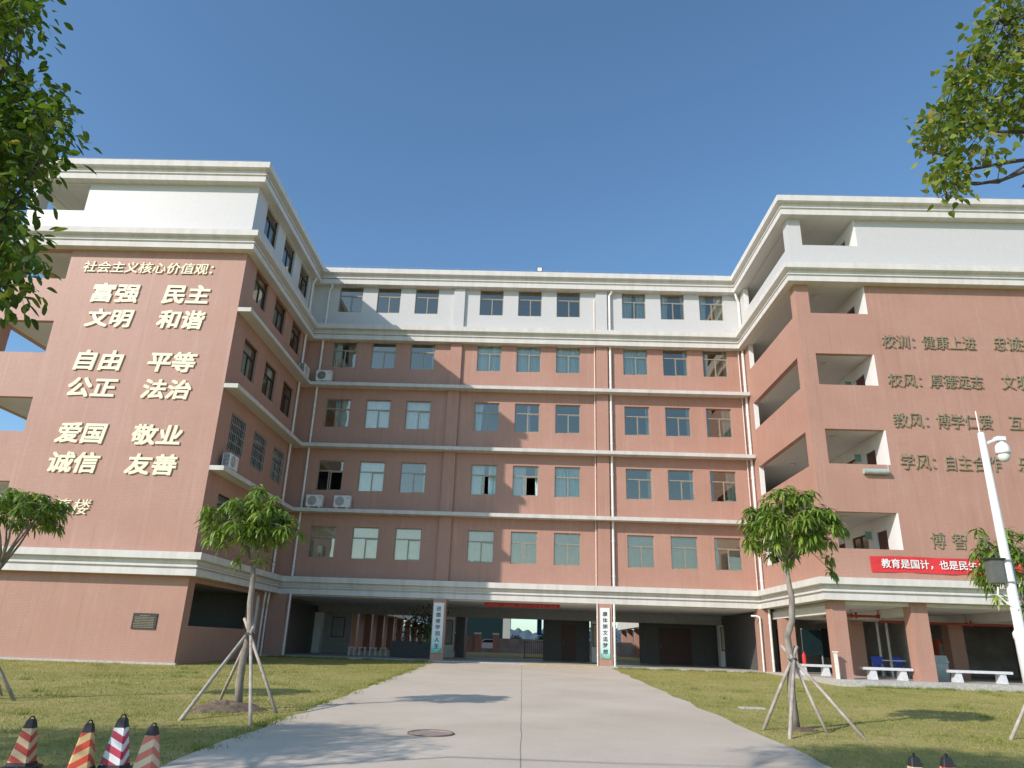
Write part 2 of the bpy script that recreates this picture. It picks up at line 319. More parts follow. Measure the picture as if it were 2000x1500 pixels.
# ------------------------------------------------------------------ school building: shared shapes
PATH = [(-23.72, 22), (-23.72, YL), (XL, YL), (XL, 0), (XR, 0), (XR, YR), (27.5, YR), (27.5, 22)]
def offset_pt(i, off):
    p = np.array(PATH[i], float); ns = []
    for a, b in ((i-1, i), (i, i+1)):
        if a >= 0 and b < len(PATH):
            d = np.array(PATH[b], float)-np.array(PATH[a], float); d /= np.linalg.norm(d); ns.append(np.array([d[1], -d[0]]))
    if len(ns) == 1: return p+ns[0]*off
    return p+(ns[0]+ns[1])*off/(1+ns[0] @ ns[1])
def sweep(mb, prof, i0, i1):
    R = [[(*offset_pt(i, o), z) for o, z in prof] for i in range(i0, i1+1)]; n = len(prof)
    for a, b in zip(R, R[1:]):
        # cut each run in short pieces so that it reads as cast lengths
        for k in range(n): mb.quad(a[k], b[k], b[(k+1) % n], a[(k+1) % n])
def cornice_prof(top, h):
    s = h/.88
    return [(-.24, top), (.55, top), (.55, top-.27*s), (.29, top-.28*s), (.30, top-.44*s), (.42, top-.51*s), (.42, top-.555*s), (.31, top-.565*s), (.31, top-.62*s), (.40, top-.635*s), (.40, top-.88*s), (-.24, top-.88*s)]
CORN = [('cornice', 4.08, .87), ('cornice', 18.44, .91), ('cornice', 22.14, 1.0)]
LIP = [4.08-.87, 18.44-.91, 22.14-1.0]
WINZ = [(5.1+3.6*r, 6.78+3.6*r) for r in range(5)]; WINZ[4] = (19.46, 21.12)
LEDGE = [7.64, 11.22, 14.81]
ctr = thing('school_building', 'long central block with five window rows and an open passage at ground level', 'building', (0, 5, FZ))
lft = thing('school_building', 'wing on the left with big cream slogan characters on its tiled front', 'building', (-18, 0, 0))
rgt = thing('school_building', 'wing on the right with open corridors and bronze mottos on its front', 'building', (19, 0, FZ))
for bld, (i0, i1) in ((lft, (0, 3)), (ctr, (3, 4)), (rgt, (4, 7))):
    for nm, top, h in CORN:
        mb = MB(); sweep(mb, cornice_prof(top, h), i0, i1); mb.build('cornice', M['cornice'], bld)
    mb = MB()
    sweep(mb, [(-.28, 22.142), (.10, 22.142), (.10, 22.20), (-.28, 22.20)], i0, i1); mb.build('parapet_cap', M['cornice'], bld)
for z in LEDGE:
    pts = [(-.0, z-.19), (.6, z-.19), (.6, z), (-.0, z)]
    mb = MB()
    a = [(XL+o, YL, zz) for o, zz in pts]; b = [(*offset_pt(3, o), zz) for o, zz in pts]
    for k in range(4): mb.quad(a[k], b[k], b[(k+1) % 4], a[(k+1) % 4])
    mb.quad(*a); mb.build('ledge', M['ledge'], lft)
    mb = MB(); a = [(*offset_pt(3, o), zz) for o, zz in pts]; b = [(XR-.02, -o, zz) for o, zz in pts]
    for k in range(4): mb.quad(a[k], b[k], b[(k+1) % 4], a[(k+1) % 4])
    mb.quad(*b[::-1]); mb.build('ledge', M['ledge'], ctr)

# window meshes, local: x across, y=0 the wall face, z from the sill up; recess .11
def mesh_of(mb, name, mat):
    o = mb.build(name, mat, None); me = o.data; bpy.data.objects.remove(o); return me
def frame_mesh(w, h, y=.10, open_r=0., mat='frame', post=.52, bars=False):
    f = MB(); t = .045; d = .06; tz = h*.66
    f.box(-w/2, -w/2+t, y, y+d, 0, h); f.box(w/2-t, w/2, y, y+d, 0, h); f.box(-w/2+t, w/2-t, y, y+d, 0, t); f.box(-w/2+t, w/2-t, y, y+d, h-t, h)
    f.box(-w/2+t, w/2-t, y-.004, y+d-.004, tz-.03, tz+.03)
    m = -w/2+w*post; f.box(m-.03, m+.03, y-.008, y+d-.008, t, tz-.03)
    if open_r > 0: f.box(m-open_r-.02, m-open_r+.03, y+.004, y+d, t, tz-.03)
    f.box(m+.03, w/2-t, y+.012, y+d+.004, t, t+.035); f.box(m+.03, w/2-t, y+.012, y+d+.004, tz-.065, tz-.03)
    return mesh_of(f, 'window', M[mat])
def pane_mesh(w, h, y=.13, open_right=False, open_left=False):
    p = MB(); tz = h*.66
    p.quad((-w/2, y, tz), (w/2, y, tz), (w/2, y, h), (-w/2, y, h))
    if not open_left: p.quad((-w/2, y, 0), (w*.02, y, 0), (w*.02, y, tz), (-w/2, y, tz))
    if not open_right: p.quad((w*.02, y+.012, 0), (w/2, y+.012, 0), (w/2, y+.012, tz), (w*.02, y+.012, tz))
    return mesh_of(p, 'pane', M['glass'])
def curtain_mesh(x0, x1, h, y=.32, folds=7., mat='curtain', amp=.075, taper=0.):
    n = max(8, int((x1-x0)*40)); c = MB(); rows = [-.05, h*.35, h*.7, h+.12]; ph = random.random()*6
    idx = [(x0+(x1-x0)*i/n) for i in range(n+1)]; xm = (x0+x1)/2
    V = [(xm+(x-xm)*(1-taper*(1-r/3)) if taper else x, y+amp*math.sin(folds*2*math.pi*x/1.4+ph+.5*math.sin(3*x+r))*(.6+.4*math.sin(x*9+ph)), z) for r, z in enumerate(rows) for x in idx]
    F = [(r*(n+1)+i, r*(n+1)+i+1, (r+1)*(n+1)+i+1, (r+1)*(n+1)+i) for r in range(3) for i in range(n)]
    return mesh_of(c.add(V, F), 'curtain', M[mat])
WW, WH = 1.40, 1.68
FR = frame_mesh(WW, WH); FRO = frame_mesh(WW, WH, open_r=.12)
PA = pane_mesh(WW, WH); PAR = pane_mesh(WW, WH, open_right=True); PAL = pane_mesh(WW, WH, open_left=True); PAB = pane_mesh(WW, WH, open_left=True, open_right=True)
CU = dict(full=curtain_mesh(-.68, .68, WH), full2=curtain_mesh(-.68, .68, WH, folds=8), parted=(curtain_mesh(-.68, -.05, WH, taper=.25), curtain_mesh(.12, .68, WH, taper=.2)), left=curtain_mesh(-.68, -.22, WH, taper=.3), right=curtain_mesh(.22, .69, WH, taper=.2), sliver=curtain_mesh(.52, .69, WH, taper=.4),
          pale=curtain_mesh(-.69, .69, WH, folds=11, mat='pale', amp=.02), leftpale=curtain_mesh(-.68, -.2, WH, mat='pale', taper=.45), mid=curtain_mesh(.0, .16, WH, mat='strip', amp=.01), mid2=curtain_mesh(-.2, -.04, WH, mat='strip', amp=.01), half=curtain_mesh(-.2, .68, WH), halfpale=curtain_mesh(-.68, .0, WH, mat='pale', amp=.025),  # mid, mid2: white strips painted in for the lit gap between curtains
          blind=curtain_mesh(-.69, .69, WH, y=.22, mat='blind', amp=.006), )
def place(me, name, parent, loc, rz=0., root=None):
    o = bpy.data.objects.new(name, me); COL.objects.link(o); o.parent = parent
    o.location = loc; o.rotation_euler = (0, 0, rz); return o
def window(bld, x, y, z, rz=0., frame=FR, pane=PA, cur=()):
    b = ORG[bld.name]; w = place(frame, 'window', bld, (x-b[0], y-b[1], z-b[2]), rz)
    place(pane, 'pane', w, (0, 0, 0))
    for c in cur:
        for me in (CU[c] if isinstance(CU[c], tuple) else (CU[c],)): place(me, 'blind' if c == 'blind' else 'curtain', w, (0, 0, 0))
    return w
WX = [(b-1)*8.4727+(k-1)*2.2921 for b in range(3) for k in range(3)]
STY = {4: [(), (), (), (), (), (), ('parted',), ('left', 'sliver'), ('left', 'right')],
       3: [('left', 'sliver'), (), ('sliver',), ('full',), ('full2',), ('full',), ('full2',), ('sliver',), ('sliver',)],
       2: [('half',), ('pale',), ('pale',), ('leftpale',), ('mid',), (), ('sliver',), ('sliver',), ('right',)],
       1: [(), ('pale',), ('sliver',), ('halfpale', 'right', 'mid2'), ('halfpale', 'sliver'), ('full2', 'mid'), ('sliver',), ('sliver',), ('right',)],
       0: [('blind',), ('blind', 'mid2'), ('blind',), ('blind', 'mid2'), ('blind', 'mid2'), ('blind', 'mid'), ('blind',), ('blind',), ('blind',)]}
CU['mid_front'] = CU['mid']
for r in range(5):
    for i, x in enumerate(WX):
        fr, pa = FR, PA
        if r == 1 and i == 0: fr, pa = FRO, PAB
        if r == 1 and i in (3, 4): fr, pa = FRO, PAR
        if r == 0 and i == 4: fr = FRO
        window(ctr, x, 0, WINZ[r][0], 0, fr, pa, STY[r][i])
# central block walls
holes = [(x-WW/2, x+WW/2, a, b) for r, (a, b) in enumerate(WINZ) for x in WX]
holed(MB(), 'y', 0, .26, XL, XR, 4.08, LIP[1], holes[:36]).build('tiled_wall', M['brick'], ctr)
holed(MB(), 'y', 0, .26, XL, XR, 18.44, LIP[2], holes[36:]).build('white_wall', M['white'], ctr)
for a, b in ((-4.55, -3.89), (3.90, 4.56)):
    zs = [4.08]+LEDGE+[LIP[1]]
    for i in range(4): mb = MB(); mb.box(a, b, -.16, -.002, zs[i]+.002, zs[i+1]-(.192 if i < 3 else .002)); mb.build('pilaster', M['brick'], ctr)
    mw = MB(); mw.box(a, b, -.16, -.002, 18.442, LIP[2]-.002); mw.build('pilaster', M['white'], ctr)
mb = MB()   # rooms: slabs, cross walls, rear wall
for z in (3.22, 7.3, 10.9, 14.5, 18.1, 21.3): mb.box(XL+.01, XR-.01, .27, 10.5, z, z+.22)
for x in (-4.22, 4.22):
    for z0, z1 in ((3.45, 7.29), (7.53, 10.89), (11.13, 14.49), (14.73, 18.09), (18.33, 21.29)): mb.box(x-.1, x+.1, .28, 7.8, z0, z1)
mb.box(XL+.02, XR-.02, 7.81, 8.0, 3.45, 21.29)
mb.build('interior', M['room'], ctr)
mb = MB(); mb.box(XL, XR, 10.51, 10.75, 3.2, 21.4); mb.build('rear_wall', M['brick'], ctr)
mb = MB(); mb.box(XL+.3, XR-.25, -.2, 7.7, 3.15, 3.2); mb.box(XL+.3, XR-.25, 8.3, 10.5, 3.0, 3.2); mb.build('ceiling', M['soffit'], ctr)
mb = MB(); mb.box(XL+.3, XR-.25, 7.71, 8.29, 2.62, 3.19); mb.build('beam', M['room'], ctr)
# ground floor columns
for a, b in ((-4.53, -3.88), (3.86, 4.54)):
    mb = MB(); mb.box(a, b, -.6, .02, .15, 3.2); mb.build('column', M['brick'], ctr)
for a, b in ((XL+.01, -12.06), (11.95, 12.5)):
    mb = MB(); mb.box(a, b, -.6, .3, .1, 3.2); mb.build('column', M['brick'], ctr)
for a in (-4.75, 4.25, 12.0, -12.9):
    mb = MB(); mb.box(a, a+.62, 7.6, 8.2, FZ+.005, 2.61); mb.build('inner_column', M['plaster'], ctr)
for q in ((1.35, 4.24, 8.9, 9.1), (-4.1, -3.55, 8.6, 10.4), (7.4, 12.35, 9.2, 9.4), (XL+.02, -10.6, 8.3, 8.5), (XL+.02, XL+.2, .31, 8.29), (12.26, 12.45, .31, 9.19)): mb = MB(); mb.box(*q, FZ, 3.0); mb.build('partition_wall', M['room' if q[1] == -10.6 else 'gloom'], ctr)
for x0, x1, y in ((2.5, 3.4, 8.88), (8.6, 10.6, 9.18)):
    mb = MB(); mb.box(x0, x1, y-.03, y, FZ, 2.4); dr = mb.build('door', M['wood'], ctr)
    mb = MB(); mb.tube([(x0+.1, y-.03, 1.25), (x0+.1, y-.09, 1.25), (x0+.1, y-.09, 1.4)], .015, 6); mb.build('handle', M['grey'], dr)
# downpipes (they stop at each ledge and carry on above)
def pipe(bld, x, y, r, mat, spans, elbow=None):
    mb = MB()
    for a, b in spans: mb.tube([(x, y, a), (x, y, b)], r, 8)
    if elbow: mb.tube(elbow, r, 8)
    for a, b in spans:
        for z in np.arange(a+.5, b-.2, 1.8): mb.tube([(x, y, z), (x, y, z+.07)], r*1.28, 8)
    mb.build('downpipe', M[mat], bld)
SP = [(4.08, 7.45), (7.64, 11.03), (11.22, 14.62), (14.81, LIP[1])]; SPW = [(18.44, 20.75)]
pipe(ctr, 4.72, -.12, .065, 'pvc', SP+SPW, [(4.72, -.12, 20.7), (4.72, -.12, 20.85), (4.84, -.22, 21.0), (4.84, -.3, 21.14)])
pipe(ctr, 4.64, -.68, .055, 'pvc', [(.2, 3.2)])
pipe(ctr, 3.81, -.10, .028, 'pvcthin', SP+[(18.44, 20.6)])
pipe(ctr, 3.79, -.64, .03, 'pvc', [(.2, 3.2)])
pipe(ctr, -12.07, -.12, .06, 'pvc', SP+SPW, [(-12.07, -.12, 20.7), (-12.07, -.12, 20.8), (-11.92, -.22, 20.98), (-11.92, -.3, 21.14)])
pipe(ctr, -11.86, -.66, .05, 'pvc', [(.2, 3.2)])
pipe(ctr, 12.12, -.08, .028, 'pvcthin', SP)
pipe(ctr, 11.93, -.66, .045, 'pvc', [(.2, 2.75)], [(11.93, -.66, 2.7), (11.93, -.66, 2.78), (11.8, -.6, 2.85), (11.55, -.5, 2.85)])
pipe(lft, XL+.10, -.95, .06, 'pvc', SP+SPW, [(XL+.1, -.95, 20.7), (XL+.1, -.95, 20.8), (XL+.22, -1.05, 20.98), (XL+.3, -1.05, 21.14)])
for yy_ in (-.95, -1.5): pipe(lft, XL+.07, yy_, .05, 'pvc', [(.1, 2.4)], [(XL+.07, yy_, 2.35), (XL+.07, yy_, 2.45), (XL+.16, yy_-.25, 2.75), (XL+.2, yy_-.3, 3.2)])
for a, b in ((YL, YL),): pass
mb = MB(); mb.tube([(-12.9, -.5, 22.2), (-12.9, -.5, 22.5)], .012, 5)
for x in np.arange(-11, 12, 2.2): mb.tube([(x, -.35, 22.2), (x, -.35, 22.36)], .012, 5)
mb.tube([(XL, -.35, 22.36), (XR, -.35, 22.36)], .008, 5); mb.build('lightning_rod', M['grey'], ctr)

# ------------------------------------------------------------------ left wing
OL = [(5.2, 6.75), (8.86, 10.38), (12.42, 13.94), (16.03, 17.48)]
CX0, CX1 = -23.46, -21.03
holed(MB(), 'y', YL, YL+.26, -23.72, XL, 4.08, LIP[1], [(CX0, CX1, a, b) for a, b in OL]).build('tiled_wall', M['brick'], lft)
holed(MB(), 'y', YL, YL+.26, -23.72, XL, 18.44, LIP[2], [(CX0, CX1, 19.63, 21.06)]).build('white_wall', M['white'], lft)
holed(MB(), 'y', YL, YL+.26, -23.72, XL, 0, LIP[0], []).build('tiled_wall', M['brick'], lft)
YB = 20
cols = [YL+.3, -3, 3, 9, 15]
for nm, z0, z1, oo, m in (('tiled_wall', 4.08, LIP[1], OL, 'brick'), ('white_wall', 18.44, LIP[2], [(19.63, 21.06)], 'white')):
    holed(MB(), 'x', -23.72, -23.47, YL+.26, YB, z0, z1, [(y+.5, min(y+6.2, YB-.3), a, b) for y in cols for a, b in oo]).build(nm, M[m], lft)
LWY = [(-8.72, -7.03), (-5.90, -4.20), (-3.06, -1.38)]
LWZ = [(5.1, 6.75), (8.66, 10.33), (12.27, 13.94), (15.95, 17.5), (19.46, 21.05)]
hh = [(a, b, c, d) for c, d in LWZ for a, b in LWY]
holed(MB(), 'x', XL, XL-.26, YL+.26, 0, 4.08, LIP[1], hh[:12]).build('tiled_wall', M['brick'], lft)
holed(MB(), 'x', XL, XL-.26, YL+.26, 0, 18.44, LIP[2], hh[12:]).build('white_wall', M['white'], lft)
holed(MB(), 'x', XL, XL-.26, YL+.26, 0, 0, LIP[0], [(-9.45, -2.9, 1.40, 3.02), (-2.35, -1.7, 1.2, 3.0)]).build('tiled_wall', M['brick'], lft)
mb = MB(); mb.box(XL-.2, XL-.1, -2.35, -1.7, 1.2, 3.0); mb.build('white_panel', M['plaster'], lft)
mb = MB()
for z in (3.05, 7.3, 10.9, 14.5, 18.1, 21.4): mb.box(CX1+.25, XL-.27, YL+.27, YB, z, z+.2)
mb.box(CX1+.25, XL-.27, -1.0, -.8, 0, 21.3); mb.box(CX1+.25, XL-.27, YB-.2, YB, 3.2, 21.3); mb.box(XL-4.0, XL-3.8, YL+.27, -1.0, 0, 3.0)
mb.build('interior', M['room'], lft)
mb = MB(); mb.box(CX1, CX1+.23, YL+.27, YB, 3.3, 21.4); mb.build('corridor_wall', M['plaster'], lft)
mb = MB()
for z0, z1 in ((3.22, 4.1), (6.78, 7.7), (10.4, 11.3), (13.97, 14.85), (17.52, 18.43), (21.1, 21.5)): mb.box(-23.465, CX1-.005, YL+.27, YB, z0, z1)
mb.build('corridor_slab', M['soffit'], lft)
mb = MB(); mb.box(XL-3.79, XL-3.74, -6.6, -5.6, .2, 2.2); mb.build('door', M['door'], lft)
mb = MB(); mb.box(XL-3.79, XL-3.74, -8.9, -7.9, 1.0, 2.6); mb.build('noticeboard', M['dark'], lft)
LW_, LH_ = 1.68, 1.66
FRS = frame_mesh(LW_, LH_, post=.5, mat='dark'); PAS = pane_mesh(LW_, LH_)
cus = {k: curtain_mesh(a, b, LH_, mat=m) for k, a, b, m in (('sright', .3, .82, 'curtain'), ('sleft', -.82, -.3, 'pale'), ('sall', -.82, .82, 'curtain'))}; CU.update(cus)
gb = MB()
for i in range(9): x = -.8+.2*i; gb.tube([(x, -.03, .02), (x, -.03, 1.62)], .012, 5)
for z in (.03, .42, .82, 1.22, 1.6): gb.box(-.83, .83, -.036, -.016, z-.012, z+.012)
GRI = mesh_of(gb, 'security_grille', M['bars'])
for r, (c, d) in enumerate(LWZ):
    for i, (a, b) in enumerate(LWY):
        # side windows face +X: turn a quarter so that the local -Y faces +X
        w = window(lft, XL, (a+b)/2, c, math.pi/2, FRS, PAS, {(4, 0): ('sleft',), (3, 0): ('sright',), (3, 1): ('sleft',), (2, 0): ('sall',), (2, 1): ('sright',), (1, 1): ('sleft',), (1, 2): ('sall',)}.get((r, i), ()))
        if r == 1: place(GRI, 'security_grille', w, (0, 0, 0))
# left wing lettering
T = lambda s, x0, x1, z0, z1, bld, y, m, **k: text_mesh(s, x0, x1, z0, z1, y, **k).build('inscription', M[m], bld)
T('社会主义核心价值观：', -20.32, -14.35, 16.37, 16.93, lft, YL, 'gold', bold=.022, shear=.12, depth=.05)
for (a, b), (z0, z1) in zip((('富强', '民主'), ('文明', '和谐'), ('自由', '平等'), ('公正', '法治'), ('爱国', '敬业'), ('诚信', '友善')), ((14.88, 15.84), (13.67, 14.57), (11.64, 12.58), (10.42, 11.30), (8.40, 9.29), (7.15, 8.03))):
    T(a, -19.62, -17.5, z0, z1, lft, YL, 'gold', bold=.055, shear=.13, depth=.05); T(b, -16.42, -14.3, z0, z1, lft, YL, 'gold', bold=.055, shear=.13, depth=.05)
for ch, a in (('明', -19.95), ('德', -19.02), ('楼', -18.2)): T(ch, a, a+.76, 5.46, 6.08, lft, YL, 'gold', bold=.006, shear=.25, depth=.06)
# ------------------------------------------------------------------ right wing
OR = [(5.30, 6.83), (8.9, 10.46), (12.53, 14.04), (16.07, 17.62)]
R0, R1 = 13.08, 15.66
holed(MB(), 'y', YR, YR+.26, XR, 27.5, 4.08, LIP[1], [(R0, R1+.06, a, min(b, LIP[1])) for a, b in OR]).build('tiled_wall', M['brick'], rgt)
holed(MB(), 'y', YR, YR+.26, XR, 27.5, 18.44, LIP[2], [(R0, R1+.06, 19.69, LIP[2])]).build('white_wall', M['white'], rgt)
holed(MB(), 'x', XR, XR+.26, YR+.26, -.0, 4.08, LIP[1], [(-7.6, -.9, a, min(b, LIP[1])) for a, b in OR]).build('tiled_wall', M['brick'], rgt)
holed(MB(), 'x', XR, XR+.26, YR+.26, -.0, 18.44, LIP[2], [(-7.6, -.9, 19.69, LIP[2])]).build('white_wall', M['white'], rgt)
for a, b in OR+[(19.69, LIP[2])]: mb = MB(); mb.box(XR+.004, XR+.255, -.93, -.901, a+.01, b-.01); mb.build('jamb', M['plaster'], rgt)     # white beside each side opening
DZ = [(5.3-1.15+.02, 6.83), (8.9-1.15, 10.46), (12.53-1.15, 14.04), (16.07-1.15, 17.62), (19.69-1.15, LIP[2])]
hol = []
for f, c in DZ: hol += [(-7.15, -6.2, f, f+2.12), (-5.35, -3.75, f+.95, f+2.2), (-2.9, -2.0, f, f+2.12)]
cw = holed(MB(), 'x', R1, R1+.2, YR+.012, 10.4, 4.0, 21.4, [h for h in hol]).build('corridor_wall', M['plaster'], rgt)
mb = MB()
for z0, z1 in ((3.22, 4.14), (6.86, 7.72), (10.49, 11.35), (14.07, 14.9), (17.65, 18.46), (21.16, 21.5)): mb.box(XR+.27, R1-.004, YR+.27, 10.4, z0, z1)
mb.build('corridor_slab', M['soffit'], rgt)
mb = MB(); mb.box(XR+.27, R1-.01, 10.41, 10.6, 3.3, 21.4); mb.box(XR-.0, XR+.24, .28, 10.4, 4.1, 21.3); mb.build('rear_wall', M['plaster'], rgt)
mb = MB()
for z in (3.22, 7.3, 10.9, 14.5, 18.1, 21.3): mb.box(R1+.21, 27.2, YR+.27, 10.4, z, z+.2)
mb.box(R1+3, R1+3.2, YR+.27, 10.4, 3.45, 21.2); mb.build('interior', M['room'], rgt)
mb = MB(); mb.box(27.25, 27.5, YR+.26, 20, FZ, 21.14); mb.build('rear_wall', M['brick'], rgt)
for f, c in DZ:
    mb = MB(); mb.box(R1+.06, R1+.1, -7.15, -6.2, f+.005, f+2.11); d_ = mb.build('door', M['door'], rgt)
    mb = MB(); mb.box(R1+.02, R1+.06, -6.32, -6.24, f+.95, f+1.1); mb.build('handle', M['grey'], d_)
    mb = MB(); mb.box(R1+.06, R1+.1, -2.9, -2.0, f+.005, f+2.11); mb.build('door', M['door'], rgt)
    mb = MB()
    for a, b, z0, z1 in ((-5.35, -3.75, f+.95, f+1.01), (-5.35, -3.75, f+2.14, f+2.2), (-5.35, -5.29, f+1.01, f+2.14), (-3.81, -3.75, f+1.01, f+2.14), (-4.58, -4.52, f+1.01, f+2.14)): mb.box(R1+.02, R1+.08, a, b, z0, z1)
    wn = mb.build('window', M['wood'], rgt); mb = MB(); mb.quad((R1+.07, -5.3, f+1.01), (R1+.07, -3.8, f+1.01), (R1+.07, -3.8, f+2.14), (R1+.07, -5.3, f+2.14)); mb.build('pane', M['glass'], wn)
    mb = MB(); mb.box(R1-.28, R1-.002, -5.76, -5.73, min(f+1.9, c-.45), min(f+2.25, c-.1)); mb.build('class_sign', M['green'], rgt)
    for y in (-6.9, -4.0, -1.6):
        mb = MB(); mb.lathe([(.02, -.075), (.12, -.07), (.19, -.04), (.20, -.004)], (14.0, y, c+.03), 16); mb.build('ceiling_lamp', M['soffit'], rgt, True)
mb = MB()
for z0, z1 in ((3.06, 3.2),): mb.box(XR+.28, 27, YR+.1, 10.3, z0, z1)
mb.build('ceiling', M['soffit'], rgt)
mb = MB()
for x in (12.8, 15.97, 20.6): mb.box(x-.2, x+.2, YR+.7, 3.9, 2.72, 3.055)
mb.box(13.2, 27, -2.1, -1.75, 2.70, 3.05); mb.build('beam', M['soffit'], rgt)
for a, b in ((12.48, 13.05), (15.64, 16.30), (20.35, 21.0)):
    mb = MB(); mb.box(a, b, YR+.02, YR+.64, FZ, 3.2); mb.build('column', M['brick'], rgt)
    mb = MB(); mb.box(a-.02, b+.02, -2.25, -1.6, FZ, 2.69); mb.build('inner_column', M['brick'], rgt)
for q in ((12.47, 27.2, 3.9, 4.1), (18.6, 18.8, -1.5, 3.88)): mb = MB(); mb.box(*q, FZ, 3.05); mb.build('partition_wall', M['wallgrey'], rgt)
mb = MB(); mb.box(14.2, 15.0, 3.84, 3.89, FZ, 2.4); mb.build('door', M['wood'], rgt)
mb = MB(); mb.box(16.5, 18.4, 3.8, 3.89, 1.0, 2.5); mb.build('window', M['dark'], rgt)
for (p, q) in (((12.9, -5.2, 2.78), (16.2, -5.2, 2.78)), ((16.2, -4.2, 2.62), (24, -4.2, 2.62))):
    mb = MB(); mb.tube([p, q], .055, 8)
    for t in (.15, .5, .85):
        x = p[0]+(q[0]-p[0])*t; mb.tube([(x, p[1], p[2]), (x, p[1], 3.07)], .018, 6); mb.tube([(x+.2, p[1], p[2]-.1), (x+.2, p[1], p[2]+.16)], .05, 7); mb.tube([(x-.06, p[1], p[2]), (x+.06, p[1], p[2])], .085, 8)
    mb.build('fire_pipe', M['redpipe'], rgt)
pipe(rgt, 12.35, -.14, .075, 'pvc', [(4.08, LIP[1]), (18.44, 20.5)], [(12.35, -.14, 20.45), (12.35, -.14, 20.6), (12.25, -.22, 20.8), (12.15, -.3, 21.14)])
pipe(rgt, 12.40, -.72, .06, 'pvc', [(.2, 3.2)])
for x in (17.25, 17.7): pipe(rgt, x, -1.65, .06, 'pvc', [(FZ, 2.7)])
Tb = lambda s, x0, x1, z0, z1: T(s, x0, x1, z0, z1, rgt, YR, 'bronze', bold=0., shear=.06, depth=.07)
Tb('校训：', 16.14, 17.62, 14.36, 15.04); Tb('健康上进', 17.95, 20.35, 14.36, 15.04); Tb('忠诚报', 21.15, 23.0, 14.36, 15.06)
Tb('校风：', 16.14, 17.62, 12.48, 13.14); Tb('厚德远志', 17.98, 20.35, 12.48, 13.14); Tb('文明', 21.15, 22.4, 12.48, 13.2)
Tb('教风：', 16.10, 17.62, 10.6, 11.28); Tb('博学仁爱', 17.98, 20.38, 10.6, 11.28); Tb('互助', 21.10, 22.3, 10.6, 11.26)
Tb('学风：', 16.13, 17.62, 8.72, 9.42); Tb('自主合作', 18.03, 20.4, 8.72, 9.42); Tb('乐', 21.1, 21.7, 8.74, 9.4)
for ch, a in (('博', 16.88), ('智', 17.75), ('楼', 18.70)): T(ch, a, a+.58, 5.4, 6.06, rgt, YR, 'bronze', bold=0., shear=.06, depth=.06)
mb = MB()
for x in np.arange(13, 27, 2.2): mb.tube([(x, YR-.3, 22.2), (x, YR-.3, 22.36)], .012, 5)
mb.tube([(XR, YR-.3, 22.36), (27, YR-.3, 22.36)], .008, 5); mb.build('lightning_rod', M['grey'], rgt)
mb = MB()
for x in np.arange(-23, -13, 2.2): mb.tube([(x, YL-.3, 22.2), (x, YL-.3, 22.36)], .012, 5)
mb.tube([(-23.5, YL-.3, 22.36), (XL, YL-.3, 22.36)], .008, 5); mb.build('lightning_rod', M['grey'], lft)
# grey wall lamp under a right wing opening, bronze plaque, banners, boards
t = thing('wall_lamp', 'long grey strip lamp fixed to the tiled wall below a corridor opening', 'lamp', (14.98, YR, 8.56))
mb = MB(); mb.tube([(14.46, YR-.13, 8.56), (15.5, YR-.13, 8.56)], .12, 12); mb.build('housing', M['cab'], t)
mb = MB(); mb.box(14.6, 14.66, YR-.1, YR, 8.5, 8.6); mb.box(15.3, 15.36, YR-.1, YR, 8.5, 8.6); mb.tube([(15.52, YR-.02, 8.55), (15.58, YR-.02, 8.6), (15.58, YR-.02, 8.88)], .012, 5); mb.build('bracket', M['pvc'], t)
t = thing('wall_plaque', 'small dark bronze plaque with lines of fine text on the left wing front', 'plaque', (-14.36, YL, 1.5))
mb = MB(); mb.box(-14.84, -13.9, YL-.035, YL-.002, 1.22, 1.80); mb.build('plate', M['plaque'], t)
mb = MB()
for i in range(8):
    z = 1.70-i*.06; w_ = .2 if i == 0 else .40-.06*random.random(); x = -14.37-w_
    while x < -14.37+w_:
        d_ = random.uniform(.02, .07); mb.box(x, min(x+d_, -14.37+w_), YL-.04, YL-.036, z, z+.022); x += d_+.015
mb.build('engraved_lines', M['plaquetext'], t)
t = thing('cloth_banner', 'wide red cloth banner with white characters on the right wing above the cornice', 'banner', (17, YR, 4.4))
V = []; nx = 60; zz = (4.38, 4.6, 4.8, 5.02)
for r, z in enumerate(zz):
    for i in range(nx+1):
        x = 14.27+8.6*i/nx; V.append((x, YR-.03-.012*math.sin(x*2.3+r)-.01*math.sin(x*5.1+2*r), z+.012*math.sin(x*1.7)))
MB().add(V, [(r*(nx+1)+i, r*(nx+1)+i+1, (r+1)*(nx+1)+i+1, (r+1)*(nx+1)+i) for r in range(3) for i in range(nx)]).build('cloth', M['red'], t)
text_mesh('教育是国计，也是民生；教育', 14.70, 19.75, 4.52, 4.92, YR-.06, depth=.006, bold=.02).build('lettering', M['letter'], t)
t = thing('cloth_banner', 'narrow shaded red banner hung under the ceiling of the passage', 'banner', (0, -.2, 3.0))
mb = MB(); mb.box(-1.98, 1.96, .30, .31, 2.93, 3.14); mb.build('cloth', M['darkred'], t)  # darker red than the wide banner: passage shade put into the colour
mb = MB()
for i in range(18):
    if i % 4 == 3: continue
    x = -1.75+i*.2
    for k in range(3): mb.box(x, x+.12, .295, .299, 2.98+k*.045, 3.0+k*.045)
    mb.box(x+.05, x+.07, .291, .294, 2.97, 3.10)
mb.build('lettering', M['faint'], t)
